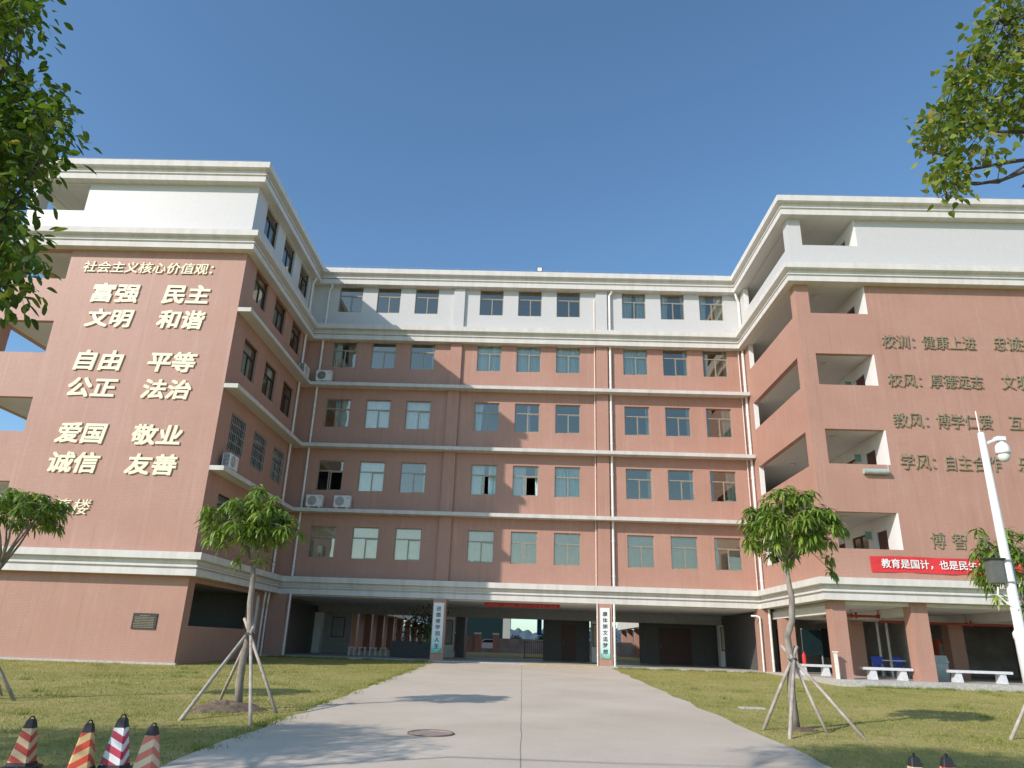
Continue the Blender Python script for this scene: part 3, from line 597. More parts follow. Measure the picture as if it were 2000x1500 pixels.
for nm, a, b, body, xx in (('white couplet board with seven black characters on the left entrance column', -4.49, -3.96, '进德修学润人生', -4.2), ('white couplet board with seven black characters on the right entrance column', 3.94, 4.42, '康体崇文追梦想', 4.2)):
    t = thing('couplet_board', nm, 'sign', (xx, -.62, .61), 'couplet boards on the entrance columns')
    mb = MB(); mb.box(a, b, -.64, -.605, .61, 3.0); mb.build('board', M['sign'], t)
    text_mesh(body, (a+b)/2-.12, (a+b)/2+.12, .78, 2.86, -.642, depth=.004, bold=.022, stack=True).build('lettering', M['ink'], t)
    mb = MB(); sx = b-.02 if a < 0 else a+.02; ex = sx-(.2 if a < 0 else -.2); mb.add([(sx, -.6425, .63), (sx, -.6425, .86), (ex, -.6425, .63), (sx, -.641, .63), (sx, -.641, .86), (ex, -.641, .63)], [(0, 1, 2), (3, 5, 4), (0, 3, 4, 1), (1, 4, 5, 2), (2, 5, 3, 0)]); mb.build('corner_print', M['green'], t)
for x, y, w_, z0, z1, lb in ((4.55, 7.56, .5, 1.15, 2.45, 'cream framed notice on the pillar right of the passage'), (12.3, 7.56, .5, 1.15, 2.5, 'framed notice on the pillar in the right bay'), (-4.45, 7.56, .5, 1.0, 2.4, 'dark framed notice on the pillar left of the passage'), (-11.4, 8.26, .8, 1.2, 2.4, 'brown framed notice on the wall of the left bay')):
    t = thing('noticeboard', lb, 'noticeboard', (x, y, z0))
    mb = MB(); mb.box(x-w_/2, x+w_/2, y-.03, y-.003, z0, z1); mb.build('frame', M['wood'], t)
    mb = MB(); mb.box(x-w_/2+.05, x+w_/2-.05, y-.036, y-.031, z0+.05, z1-.05); mb.build('paper', M['paperboard'] if x > 0 else M['grey'], t)

# ------------------------------------------------------------------ air conditioners, floodlight
def aircon(label, loc, rz, dark=False):
    t = thing('air_conditioner', label, 'air conditioner', (0, 0, 0), 'outdoor air conditioner units on the ledges')
    mb = MB(); w, d, h = .88, .34, .64; e = .025
    mb.add([(sx*(w/2-ex), sy*(d/2-ex), z) for z, ex in ((.08, e), (.105, 0), (h+.055, 0), (h+.08, e)) for sx, sy in ((-1, -1), (1, -1), (1, 1), (-1, 1))],
           [(3, 2, 1, 0), (12, 13, 14, 15)]+[(4*i+k, 4*i+(k+1) % 4, 4*i+4+(k+1) % 4, 4*i+4+k) for i in range(3) for k in range(4)])
    mb.build('casing', M['ac'], t, local=True)
    mb = MB(); c = (-.12, -d/2, .40); n = 22
    ring = lambda r, y: [(c[0]+r*math.cos(2*math.pi*k/n), y, c[2]+r*math.sin(2*math.pi*k/n)) for k in range(n)]
    mb.add([(c[0], c[1]-.004, c[2])]+ring(.24, c[1]-.004), [(0, 1+(k+1) % n, 1+k) for k in range(n)]); mb.build('fan_opening', M['black' if dark else 'grey'], t, local=True)
    mb = MB()
    for r in (.245, .19, .135, .08): mb.tube(ring(r, c[1]-.02)+[ring(r, c[1]-.02)[0]], .006, 5, False)
    for k in range(0, n, 3): mb.tube([(c[0], c[1]-.015, c[2]), ring(.24, c[1]-.015)[k]], .004, 4)
    mb.build('fan_grille', M['ac'], t, local=True)
    mb = MB()
    for z in np.arange(.16, .66, .06): mb.box(-w/2-.006, -w/2-.001, -.13, .13, z, z+.035)
    mb.build('side_louvres', M['dark'], t, local=True)
    mb = MB(); mb.box(.22, .38, -d/2-.003, -d/2-.0005, .56, .60); mb.build('badge', M['grey'], t, local=True)
    for x in (-.28, .28):
        mb = MB(); mb.box(x-.03, x+.03, -.19, .19, 0, .078); mb.build('foot', M['steel'], t, local=True)
    t.location = loc; t.rotation_euler = (0, 0, rz)
aircon('white unit with a black fan on the fourth floor ledge left of the windows', (-11.66, -.34, LEDGE[2]), 0, True)
aircon('white unit with grey fan on the second ledge, nearest the corner downpipe', (-11.30, -.34, LEDGE[0]), 0)
aircon('white unit with grey fan on the second ledge, under the first window', (-9.80, -.34, LEDGE[0]), 0)
aircon('white unit standing on the outer end of a left wing ledge below barred windows', (XL+.34, -8.9, LEDGE[0]), math.pi/2)
aircon('white unit on the left wing ledge tucked into the inner corner', (XL+.34, -1.15, LEDGE[2]), math.pi/2)
t = thing('floodlight', 'small square floodlight standing on the roof edge of the central block', 'floodlight', (.53, -.2, 22.2))
mb = MB(); mb.box(.36, .70, -.16, -.06, 22.36, 22.68); mb.build('housing', M['dark'], t)
mb = MB(); mb.box(.40, .66, -.175, -.161, 22.40, 22.64); mb.build('lens', M['strip'], t)
mb = MB(); mb.tube([(.53, -.1, 22.2), (.53, -.1, 22.37)], .02, 6); mb.build('bracket', M['dark'], t)

# ------------------------------------------------------------------ things under the right wing and in the passage
def bench(label, x0, x1, y):
    t = thing('stone_bench', label, 'bench', ((x0+x1)/2, y, FZ), 'stone benches along the right wing')
    mb = MB(); mb.box(x0, x1, y-.2, y+.2, FZ+.36, FZ+.46); mb.build('seat', M['stone'], t)
    for x in (x0+.38, x1-.38):
        mb = MB(); mb.add([(x+sx*hw, y+sy*.16, z) for z, hw in ((FZ+.002, .16), (FZ+.36, .11)) for sx, sy in ((-1, -1), (1, -1), (1, 1), (-1, 1))], [(3, 2, 1, 0), (4, 5, 6, 7)]+[(k, (k+1) % 4, 4+(k+1) % 4, 4+k) for k in range(4)]); mb.build('leg', M['stone'], t)
bench('white stone bench behind the corner column, partly hidden by a white post', 12.0, 13.75, -4.6)
bench('white stone bench between the two front brick columns', 13.65, 15.6, -7.6)
bench('white stone bench to the right of the wide brick column', 17.0, 19.5, -7.6)
t = thing('post', 'white square post standing beside the corner brick column', 'post', (12.68, -8.6, FZ))
mb = MB(); mb.box(12.25, 12.36, -8.55, -8.44, FZ, 1.22); mb.build('shaft', M['pvc'], t); mb = MB(); mb.box(12.22, 12.39, -8.58, -8.41, 1.22, 1.27); mb.build('cap', M['pvc'], t)
t = thing('fire_extinguisher', 'red fire extinguisher standing on the stone bench end', 'extinguisher', (12.3, -4.6, FZ+.46))
mb = MB(); mb.lathe([(.08, 0), (.085, .03), (.085, .34), (.06, .42), (.025, .45), (.025, .5)], (12.5, -4.6, FZ+.46), 12); mb.build('cylinder', M['red'], t, True); mb = MB(); mb.box(12.42, 12.58, -4.62, -4.58, FZ+.96, FZ+1.0); mb.build('handle', M['black'], t)
t = thing('display_board', 'dark green display board on legs behind the corner column', 'board', (13, -3.2, FZ))
mb = MB(); mb.box(13.0, 13.9, -3.22, -3.18, 1.1, 2.2); mb.build('panel', M['teal'], t)
for x in (13.03, 13.87): mb = MB(); mb.box(x-.025, x+.025, -3.175, -3.13, FZ, 2.25); mb.build('leg', M['grey'], t)
t = thing('table', 'small white table between blue chairs under the right wing', 'table', (16.1, -5.0, FZ))
mb = MB(); mb.box(15.65, 16.6, -5.3, -4.7, .96, 1.0); mb.build('table_top', M['ac'], t); mb = MB(); mb.tube([(16.1, -5, FZ+.03), (16.1, -5, .96)], .03, 8); mb.box(15.9, 16.3, -5.2, -4.8, FZ, FZ+.03); mb.build('pedestal', M['ac'], t)
def chair(label, x, y, rz):
    t = thing('chair', label, 'chair', (0, 0, 0), 'blue plastic chairs under the right wing')
    mb = MB(); mb.box(-.2, .2, -.2, .2, .42, .45); mb.build('seat', M['blue'], t, local=True)
    mb = MB(); mb.add([(-.2, .17, .52), (.2, .17, .52), (.2, .25, .86), (-.2, .25, .86), (-.2, .2, .52), (.2, .2, .52), (.2, .28, .86), (-.2, .28, .86)], [(0, 1, 2, 3), (7, 6, 5, 4), (0, 4, 5, 1), (1, 5, 6, 2), (2, 6, 7, 3), (3, 7, 4, 0)]); mb.build('backrest', M['blue'], t, local=True)
    for sx in (-1, 1):
        for sy in (-1, 1): mb = MB(); mb.tube([(sx*.19, sy*.19, 0), (sx*.17, sy*.17, .42)] if sy < 0 else [(sx*.19, .2, 0), (sx*.18, .18, .45), (sx*.18, .24, .6)], .014, 6); mb.build('leg', M['grey'], t, local=True)
    t.location = (x, y, FZ+.01); t.rotation_euler = (0, 0, rz)
chair('blue plastic chair left of the white table, back to the lawn', 15.35, -5.3, 2.7); chair('blue plastic chair behind the white table', 16.05, -4.3, .1); chair('blue plastic chair at the far right behind the white table', 16.75, -4.4, -.2); chair('blue plastic chair beside the wide brick column', 16.9, -5.4, 3.5)
t = thing('cabinet', 'pale grey glass topped cabinet right of the wide brick column', 'cabinet', (17.2, -6.6, FZ))
mb = MB(); mb.box(16.75, 17.5, -6.9, -6.3, FZ, .95); mb.build('body', M['cab'], t); mb = MB(); mb.add([(16.72, -6.93, .96), (17.55, -6.93, .96), (17.55, -6.27, .96), (16.72, -6.27, .96), (16.72, -6.75, 1.25), (17.55, -6.75, 1.25), (17.55, -6.27, 1.25), (16.72, -6.27, 1.25)], [(3, 2, 1, 0), (4, 5, 6, 7), (0, 1, 5, 4), (1, 2, 6, 5), (2, 3, 7, 6), (3, 0, 4, 7)]); mb.build('glass_case', M['cab'], t)
t = thing('vending_machine', 'orange and grey machine standing at the back of the right wing', 'machine', (21.2, -1.2, FZ))
mb = MB(); mb.box(20.2, 20.9, -1.4, -.8, FZ, 2.0); mb.build('body', M['orange'], t); mb = MB(); mb.box(20.25, 20.85, -1.42, -1.401, .9, 1.8); mb.build('front_glass', M['grey'], t)
t = thing('planter', 'long dark planter box with a bushy shrub in the left bay', 'planter', (-6, 3.5, FZ))
mb = MB(); mb.box(-7.2, -4.4, 3.2, 3.8, FZ+.02, FZ+.85); mb.build('box', M['dark'], t)
# ------------------------------------------------------------------ leaves
def frames_from(d, up):
    d = d/np.linalg.norm(d, axis=1, keepdims=True); s = np.cross(d, up); n = np.linalg.norm(s, axis=1, keepdims=True); s = np.where(n > 1e-4, s/np.maximum(n, 1e-6), np.array([1., 0, 0])); return d, s, np.cross(s, d)
def leaves(P, Dr, L, Wd, droop, prof, roll=.5, curl=None):
    """one ribbon per leaf along Dr from P, bending under its own weight"""
    n = len(P); d, s, u = frames_from(Dr, np.array([0, 0, 1.])); r = rng.normal(0, roll, (n, 1)); s, u = s*np.cos(r)+u*np.sin(r), u*np.cos(r)-s*np.sin(r)
    k = len(prof); V = np.zeros((n, k, 2, 3)); pos = P.copy(); dirn = d.copy()
    for i, (t, w) in enumerate(prof):
        if i:
            step = (t-prof[i-1][0])*L[:, None]; dirn = dirn+np.array([0, 0, -1.])*droop[:, None]*(t-prof[i-1][0]); dirn /= np.linalg.norm(dirn, axis=1, keepdims=True); pos = pos+dirn*step
        V[:, i, 0] = pos-s*(w*Wd)[:, None]; V[:, i, 1] = pos+s*(w*Wd)[:, None]
    V = V.reshape(n, 2*k, 3); base = np.arange(n)[:, None, None]*2*k
    q = np.array([[2*i, 2*i+1, 2*i+3, 2*i+2] for i in range(k-1)]); return V.reshape(-1, 3), (base+q[None]).reshape(-1, 4), k-1
PR_LANCE = [(0, .06), (.2, .38), (.45, .5), (.75, .33), (1, .03)]; PR_OVAL = [(0, .05), (.3, .42), (.6, .5), (.85, .3), (1, .04)]; PR_HEART = [(0, .28), (.18, .5), (.5, .42), (.78, .14), (1, .02)]
def rand_dirs(n): v = rng.normal(size=(n, 3)); return v/np.linalg.norm(v, axis=1, keepdims=True)
def mango_tree(label, base, trunk, clusters, seed, nleaf=15):
    t = thing('mango_tree', label, 'tree', tuple(base), 'young mango trees on the lawn'); base = np.array(base)
    R = np.random.default_rng(seed); mb = MB(); mb.tube(trunk, np.linspace(.085, .05, len(trunk)), 10)
    mb.build('trunk', M['bark1'], t, True)
    top = np.array(trunk[-1]); mb = MB(); C = np.array([c[:3] for c in clusters])
    ctrd = C.mean(0); nodes = []
    for i in range(7):
        a = i*2.4+seed; e = ctrd+np.array([math.cos(a), math.sin(a), .25*math.sin(a*3)])*np.ptp(C, axis=0)*.27
        st = top-np.array([0, 0, .12*(i % 3)]); m = st*.55+e*.45+R.normal(0, .05, 3); mb.tube([st, m, e], [.034, .022, .012], 6); nodes += [m, m*.5+e*.5, e]
    ND = np.array(nodes)
    for c in C:
        q = ND[np.argmin(np.linalg.norm(ND-c, axis=1))]; mb.tube([q, (q+c)/2+R.normal(0, .03, 3), c], [.010, .008, .005], 4, False)
    mb.build('limbs', M['bark1'], t, True)
    Ps = []; Ds = []
    for c in C:
        out = c-(top+[0, 0, .2]); out /= np.linalg.norm(out)+1e-6; ax = out*.5+np.array([0, 0, .6]); ax /= np.linalg.norm(ax)
        n = int(nleaf*1.5*R.uniform(.75, 1.25)); rd_ = R.normal(size=(n, 3)); rd_ -= (rd_ @ ax)[:, None]*ax; rd_ /= np.linalg.norm(rd_, axis=1, keepdims=True)
        Ds.append(rd_*R.uniform(.7, 1.1, (n, 1))+ax*R.uniform(-.1, .7, (n, 1))); Ps.append(c+ax*R.uniform(-.10, .05, (n, 1))+rd_*.01)
    P = np.concatenate(Ps); D = np.concatenate(Ds); n = len(P)
    V, F, k = leaves(P, D, R.uniform(.19, .32, n), R.uniform(.036, .054, n), R.uniform(.9, 2.5, n), PR_LANCE, .5)
    ti = np.clip(R.normal(.42, .22, n), 0, 1); np_mesh('crown', V, F, M['mango'], t, np.repeat(ti, k)); return t
def ell_clusters(c, r, n, seed, low=-.55):
    R = np.random.default_rng(seed); out = []
    while len(out) < n:
        v = R.normal(size=3); v /= np.linalg.norm(v); rad = R.uniform(.35, 1)**.6
        if v[2] < low: continue
        p = np.array(c)+v*rad*np.array(r)
        if all(np.linalg.norm(p-q) > .13 for q in out): out.append(p)
    return out
def stakes(label, top, feet, extra=.28):
    t = thing('tree_stakes', label, 'tree stakes', (top[0], top[1], ground(top[1])), 'wooden stakes propping the young trees'); top = np.array(top)
    for i, (x, y) in enumerate(feet):
        f = np.array([x, y, ground(y)-.03]); d = top-f; L = np.linalg.norm(d); d /= L; sd = np.array([d[1], -d[0], 0])*.05*(1 if i % 2 else -1)
        mb = MB(); mb.tube([f, f+d*L*.5+sd*.5+[0, 0, .01], f+d*(L+extra*(1+.35*math.sin(i*2.4)))+sd], [.036, .033, .031], 8); mb.build('stake', M['pole'], t, True)
    mb = MB(); mb.tube([top+np.array([.085*math.cos(a), .085*math.sin(a), .02*math.sin(3*a)]) for a in np.linspace(0, 12.5, 40)], .011, 5); mb.build('rope', M['rope'], t)
g1 = ground(-23.2)
T1 = [(-5.55, -23.2, g1-.05), (-5.60, -23.2, .25), (-5.60, -23.2, .7), (-5.54, -23.2, 1.2), (-5.62, -23.22, 1.75), (-5.64, -23.2, 2.2), (-5.68, -23.2, 2.55)]
cl = ell_clusters((-5.95, -23.2, 3.42), (.95, .98, .70), 105, 3, -.75)+ell_clusters((-5.15, -23.2, 3.25), (.36, .7, .5), 12, 4)+[np.array((-6.03, -23.25, 2.62)), np.array((-5.4, -23.4, 2.62)), np.array((-5.75, -23.2, 4.12)), np.array((-5.85, -23.1, 4.2))]
mango_tree('young mango tree left of the drive with a lopsided crown and soil mound', (-5.55, -23.2, g1), T1, cl, 21)
T2 = [(5.40, -23.2, g1-.05), (5.37, -23.2, .4), (5.42, -23.2, 1.0), (5.39, -23.2, 1.45), (5.52, -23.2, 1.75), (5.56, -23.2, 2.2), (5.52, -23.2, 2.55), (5.50, -23.2, 2.9)]
cl = ell_clusters((5.66, -23.2, 3.72), (1.08, 1.05, .76), 125, 5, -.75)+[np.array((5.75, -23.2, 4.5)), np.array((5.55, -23.3, 4.42)), np.array((6.35, -23.4, 3.0)), np.array((4.75, -23.3, 3.25)), np.array((6.75, -23.3, 3.65)), np.array((5.55, -23.3, 2.95)), np.array((6.45, -23.2, 2.75))]
mango_tree('young mango tree right of the drive with a full round crown', (5.40, -23.2, g1), T2, cl, 22, 16)
T0 = [(-11.2, -23.2, g1-.05), (-11.15, -23.2, .8), (-11.2, -23.2, 1.7), (-11.06, -23.2, 2.4)]
mango_tree('young mango tree cut by the left edge of the picture', (-11.2, -23.2, g1), T0, ell_clusters((-10.95, -23.2, 3.5), (1.0, .98, .48), 90, 6, -.6), 23)
T3 = [(10.55, -23.0, g1-.05), (10.5, -23.0, .8), (10.52, -23.0, 1.6), (10.45, -23.0, 2.2)]
cl = ell_clusters((10.5, -23.0, 3.05), (.95, .9, .75), 75, 7, -.6)+[np.array((9.66, -23.1, 3.75)), np.array((9.6, -23.1, 3.3)), np.array((9.72, -23.1, 2.9)), np.array((9.75, -23.2, 2.35)), np.array((10.3, -23.2, 2.2))]
mango_tree('young mango tree at the right edge behind the white camera pole', (10.55, -23.0, g1), T3, cl, 24, 13)
stakes('four weathered stakes tied round the mango tree left of the drive', (-5.54, -23.25, 1.15), [(-5.87, -25.08), (-4.53, -25.33), (-6.29, -22.38), (-4.65, -23.58)])
stakes('four pale stakes tied round the mango tree right of the drive', (5.44, -23.25, 1.02), [(4.69, -23.4), (4.78, -24.59), (5.85, -23.59), (6.28, -24.22)])
stakes('stakes propping the mango tree at the left edge of the picture', (-11.15, -23.2, 1.1), [(-10.13, -23.05), (-12.1, -24.1), (-11.0, -22.2)])
stakes('pale stakes propping the mango tree at the right edge', (10.5, -23.1, 1.05), [(9.3, -23.5), (9.5, -24.1), (11.4, -23.9), (10.8, -22.3)])
# soil at the tree feet
def mound(label, x, y, r, h, mat='soil'):
    R = np.random.default_rng(int(abs(x*100))); n = 28; V = []; F = []
    for j in range(8):
        q = j/7
        for i in range(n):
            a = 2*math.pi*i/n; rr = r*q*(1+.14*math.sin(3*a+1)+.1*math.sin(5*a)); z = h*(1-q**1.6)+(R.uniform(-.5, .5)*h*.35 if j < 7 else -.03)
            V.append((x+rr*math.cos(a), y+rr*.8*math.sin(a), ground(y+rr*.8*math.sin(a))+z))
    for j in range(7):
        for i in range(n): F.append((j*n+i, j*n+(i+1) % n, (j+1)*n+(i+1) % n, (j+1)*n+i))
    o = np_mesh('soil_mound', np.array(V), np.array(F), M[mat], smooth=True); tag(o, label, 'soil mound')
mound('low heap of bare brown soil round the left mango trunk', -5.75, -23.35, .72, .16); mound('thin ring of dry soil at the foot of the right mango tree', 5.45, -23.3, .34, .05)
# ------------------------------------------------------------------ two big trees at the picture's edges
def big_tree(label, base, trunk, limbs, tips, leafmat, prof, ln, wd, droop, seed, per, tints, spread=.16, group=None):
    t = thing('shade_tree', label, 'tree', tuple(base)); R = np.random.default_rng(seed)
    mb = MB(); mb.tube(trunk, np.linspace(.2, .09, len(trunk)), 12); mb.build('trunk', M['bark2'], t, True)
    nodes = [np.array(trunk[-1])]; mb = MB()
    for l in limbs:
        l = [np.array(p, float) for p in l]; mb.tube(l, np.linspace(.035, .008, len(l)), 7)
        for a, b in zip(l, l[1:]): nodes += [a*(1-s)+b*s for s in (.25, .5, .75, 1.)]
    ND = np.array(nodes); tips = np.array(tips); Ps = []; Ds = []
    for i, p in enumerate(tips):
        q = ND[np.argmin(np.linalg.norm(ND-p, axis=1))]; m = (p+q)/2+R.normal(0, .05, 3); d = p-q; L = np.linalg.norm(d); d = d/(L+1e-6)
        if L < 2.5: mb.tube([q, m, p], [.009, .006, .003], 4, False)
        n = R.integers(per[0], per[1]); off = R.normal(0, spread, (n, 3)); Ps.append(p+off); Ds.append(R.normal(0, .7, (n, 3))+off/spread*.5+d*.5+[0, 0, -.25])
    mb.build('limbs', M['bark2'], t, True); P = np.concatenate(Ps); D = np.concatenate(Ds); n = len(P)
    V, F, k = leaves(P, D, R.uniform(*ln, n), R.uniform(*wd, n), R.uniform(*droop, n), prof, .8)
    np_mesh('crown', V, F, M[leafmat], t, np.repeat(np.clip(R.normal(*tints, n), 0, 1), k)); return t
def inside(poly, x, y):
    c = False; j = len(poly)-1
    for i in range(len(poly)):
        (xi, yi), (xj, yj) = poly[i], poly[j]
        if (yi > y) != (yj > y) and x < (xj-xi)*(y-yi)/(yj-yi)+xi: c = not c
        j = i
    return c
def poly_tips(polys, n, Y0, Y1, R):
    xs_ = [p[0] for q in polys for p in q]; ys_ = [p[1] for q in polys for p in q]; out = []
    while len(out) < n:
        x, y = R.uniform(min(xs_), max(xs_)), R.uniform(min(ys_), max(ys_))
        if any(inside(q, x, y) for q in polys): out.append(at(x, y, R.uniform(Y0, Y1)))
    return out
R_ = np.random.default_rng(5)
PL = [[(-160, -60), (112, -60), (105, 20), (98, 55), (80, 80), (40, 92), (-160, 95)], [(-160, 100), (20, 118), (60, 128), (82, 126), (100, 150), (90, 175), (120, 190), (150, 225), (172, 240), (150, 262), (150, 300), (118, 325), (122, 350), (85, 372), (100, 395), (70, 410), (62, 440), (88, 470), (60, 500), (80, 520), (60, 545), (98, 562), (80, 590), (45, 580), (8, 608), (-160, 640)]]
PL = [[(x-38, y-8) for x, y in q] for q in PL]
tips = poly_tips(PL, 500, -35.7, -34.5, R_)
for c, r, n in (((-11.4, -33.2, 5.0), (3.3, 2.0, 1.3), 1250), ((-9.9, -31.0, 4.6), (1.4, .9, .8), 170), ((-4.9, -35.8, 8.4), (2.6, 1.5, .7), 800)):
    for _ in range(n):
        v = R_.normal(size=3); v /= np.linalg.norm(v); p = np.array(c)+v*np.array(r)*R_.uniform(.35, 1)
        u = np.array([(p-CAM) @ RX, (p-CAM) @ RU, (p-CAM) @ RF]); px = 1000+FPX*u[0]/u[2] if u[2] > .1 else -999; py = 750-FPX*u[1]/u[2] if u[2] > .1 else -999
        if u[2] > .1 and -60 < px < 2030 and -40 < py < 1500: continue     # the photograph shows where this side of the crown ends
        tips.append(p)
tr = [(-9.0, -33.8, ground(-33)-.1), (-8.95, -33.8, 1.4), (-8.8, -33.7, 2.8), (-8.6, -33.8, 4.0)]
limbs = [[tr[-1], (-6.5, -34.5, 4.4), (-4.6, -35, 4.5), (-3.4, -35, 4.1)], [tr[-1], (-6.5, -34.6, 5.0), (-4.4, -35, 5.2), (-3.7, -35.1, 4.9)], [tr[-1], (-6.2, -34.4, 4.1), (-4.4, -34.8, 3.5), (-3.3, -35, 3.1)], [tr[-1], (-8.8, -34.6, 6), (-8.4, -36.2, 7.5), (-6.0, -37.0, 8.5), (-4.0, -37.2, 8.7)], [tr[-1], (-10.5, -33.2, 5), (-12.4, -32.8, 5.3)], [tr[-1], (-9.8, -32.6, 4.8), (-10.6, -31.6, 5.2)]]
big_tree('large dark green shade tree reaching in from the left edge', (-9.0, -33.8, ground(-33.8)), tr, limbs, tips, 'camphor', PR_OVAL, (.055, .085), (.028, .042), (.3, 1.2), 31, (15, 24), (.45, .22), .07)
PRR = [[(1912, -40), (2100, -40), (2100, 290), (2010, 250), (1960, 262), (1935, 225), (1915, 250), (1890, 285), (1868, 300), (1850, 285), (1820, 292), (1790, 265), (1775, 255), (1800, 225), (1822, 195), (1838, 160), (1850, 120), (1872, 105), (1882, 60), (1905, 30)],
       [(1772, 300), (1800, 270), (1860, 268), (1872, 310), (1868, 350), (1872, 372), (1852, 405), (1838, 380), (1800, 378), (1785, 365), (1795, 340), (1778, 325)], [(1895, 290), (1960, 270), (1975, 300), (1940, 318), (1905, 312)], [(2000, 340), (2100, 330), (2100, 360), (2010, 356)]]
PRR = [[(x+22, y) for x, y in q] for q in PRR]
tips = poly_tips(PRR, 240, -31.4, -30.2, R_)
for _ in range(90):
    v = R_.normal(size=3); v /= np.linalg.norm(v); p = np.array((7.9, -31.0, 8.2))+v*np.array((1.4, 1.6, 1.9))*R_.uniform(.3, 1)
    u = np.array([(p-CAM) @ RX, (p-CAM) @ RU, (p-CAM) @ RF]); px = 1000+FPX*u[0]/u[2]; py = 750-FPX*u[1]/u[2]
    if px > 2020 or py < -20: tips.append(p)
tr = [(9.6, -31.0, ground(-31)-.1), (9.5, -31, 2.5), (9.2, -31, 4.8), (8.8, -31, 6.2)]
A_ = lambda u, v, Y=-30.9: tuple(at(u, v, Y))
limbs = [[tr[-1], A_(2090, 300), A_(1975, 316), A_(1900, 330), A_(1850, 305), A_(1790, 290)], [tr[-1], A_(2080, 305), A_(1955, 352), A_(1905, 360), A_(1870, 355), A_(1850, 390)], [tr[-2], A_(2120, 380), A_(2000, 325), A_(1950, 357), A_(1865, 356)], [tr[-1], A_(2060, 240), A_(1965, 215), A_(1935, 190), A_(1880, 200), A_(1835, 220)], [tr[-1], A_(2080, 150), A_(1990, 90), A_(1950, 40)], [tr[-1], A_(2060, 260), A_(1950, 257), A_(1905, 235), A_(1850, 245)], [tr[-1], A_(2070, 110), A_(1960, 100), A_(1890, 130)]]
big_tree('yellow green heart leaved tree reaching in from the right edge', (9.6, -31.0, ground(-31)), tr, limbs, tips, 'fig', PR_HEART, (.075, .12), (.065, .10), (.3, 1.3), 32, (11, 18), (.5, .24), .10)
# shrub of the planter
R = np.random.default_rng(9); P = np.array((-5.6, 3.5, 2.0))+R.normal(size=(700, 3))*[.55, .3, .42]; V, F, k = leaves(P, R.normal(size=(700, 3)), R.uniform(.12, .25, 700), R.uniform(.05, .09, 700), R.uniform(.2, 1., 700), PR_OVAL)
sh = thing('shrub', 'dark bushy shrub growing out of the planter box', 'shrub', (-5.6, 3.5, FZ+.85)); np_mesh('foliage', V, F, M['hedge'], sh, R.uniform(0, 1, 2800)); mb = MB(); mb.tube([(-5.6, 3.5, FZ+.8), (-5.55, 3.5, 1.9)], .03, 6); mb.build('stem', M['bark2'], sh)
for i, x in enumerate((-9.6, -9.0, -8.4, -7.8)):
    t = thing('stool', 'low grey stool in the row beside the planter in the left bay', 'stool', (x, 4.6, FZ), 'grey stools in the left bay'); mb = MB(); mb.box(x-.2, x+.2, 4.4, 4.8, FZ+.4, FZ+.45); mb.build('seat', M['stone'], t)
    for sx in (-1, 1): mb = MB(); mb.box(x+sx*.15-.03, x+sx*.15+.03, 4.45, 4.75, FZ, FZ+.4); mb.build('leg', M['stone'], t)

# ------------------------------------------------------------------ camera pole
g2 = ground(-24.5); PX = 9.24
t = thing('camera_pole', 'tall white steel pole with a dome camera on a short arm', 'camera pole', (PX, -24.5, g2))
mb = MB(); mb.lathe([(.115, 0), (.115, 1.78), (.13, 1.82), (.13, 1.9), (.088, 1.96), (.086, 3.3), (.064, 5.72), (.055, 5.75)], (PX, -24.5, g2), 16); mb.build('shaft', M['steel'], t, True)
mb = MB(); mb.tube([(PX-.02, -24.5, 5.42), (PX-.02, -24.5, 5.92)], .012, 6); mb.build('lightning_rod', M['letter'], t)
mb = MB(); mb.tube([(PX, -24.5, 5.20), (PX+.15, -24.5, 5.27), (PX+.31, -24.5, 5.34)], .03, 8); mb.box(PX+.27, PX+.44, -24.57, -24.43, 5.30, 5.38); mb.build('arm', M['steel'], t)
dc = MB().lathe([(.05, .40), (.05, .30), (.09, .28), (.125, .22), (.135, .12), (.135, .07), (.11, .068)], (PX+.37, -24.5, 4.96), 20).build('camera_housing', M['steel'], t, True)
MB().lathe([(.105, .066), (.11, .02), (.10, -.04), (.06, -.085), (.01, -.10)], (PX+.37, -24.5, 4.96), 20).build('dome', M['ac'], dc, True)
cb = MB(); cb.box(PX-.34, PX-.13, -24.60, -24.36, 2.50, 2.93); cbx = cb.build('control_box', M['boxgrey'], t)
mb = MB(); mb.box(PX-.38, PX-.08, -24.63, -24.33, 2.931, 2.955); mb.build('roof_plate', M['dark'], cbx)
mb = MB(); mb.box(PX-.125, PX+.2, -24.40, -24.37, 2.5, 2.93); mb.build('back_plate', M['grey'], cbx)
for z in (2.52, 2.92): mb = MB(); mb.tube([(PX+.112*math.cos(a), -24.5+.112*math.sin(a), z) for a in np.linspace(0, 6.3, 18)], .012, 5, False); mb.build('strap', M['grey'], t)
mb = MB(); mb.tube([(PX-.25, -24.5, 2.42), (PX-.28, -24.5, 2.28), (PX-.15, -24.5, 2.15), (PX-.02, -24.6, 2.02)], .018, 6); mb.build('cable', M['pvc'], t)

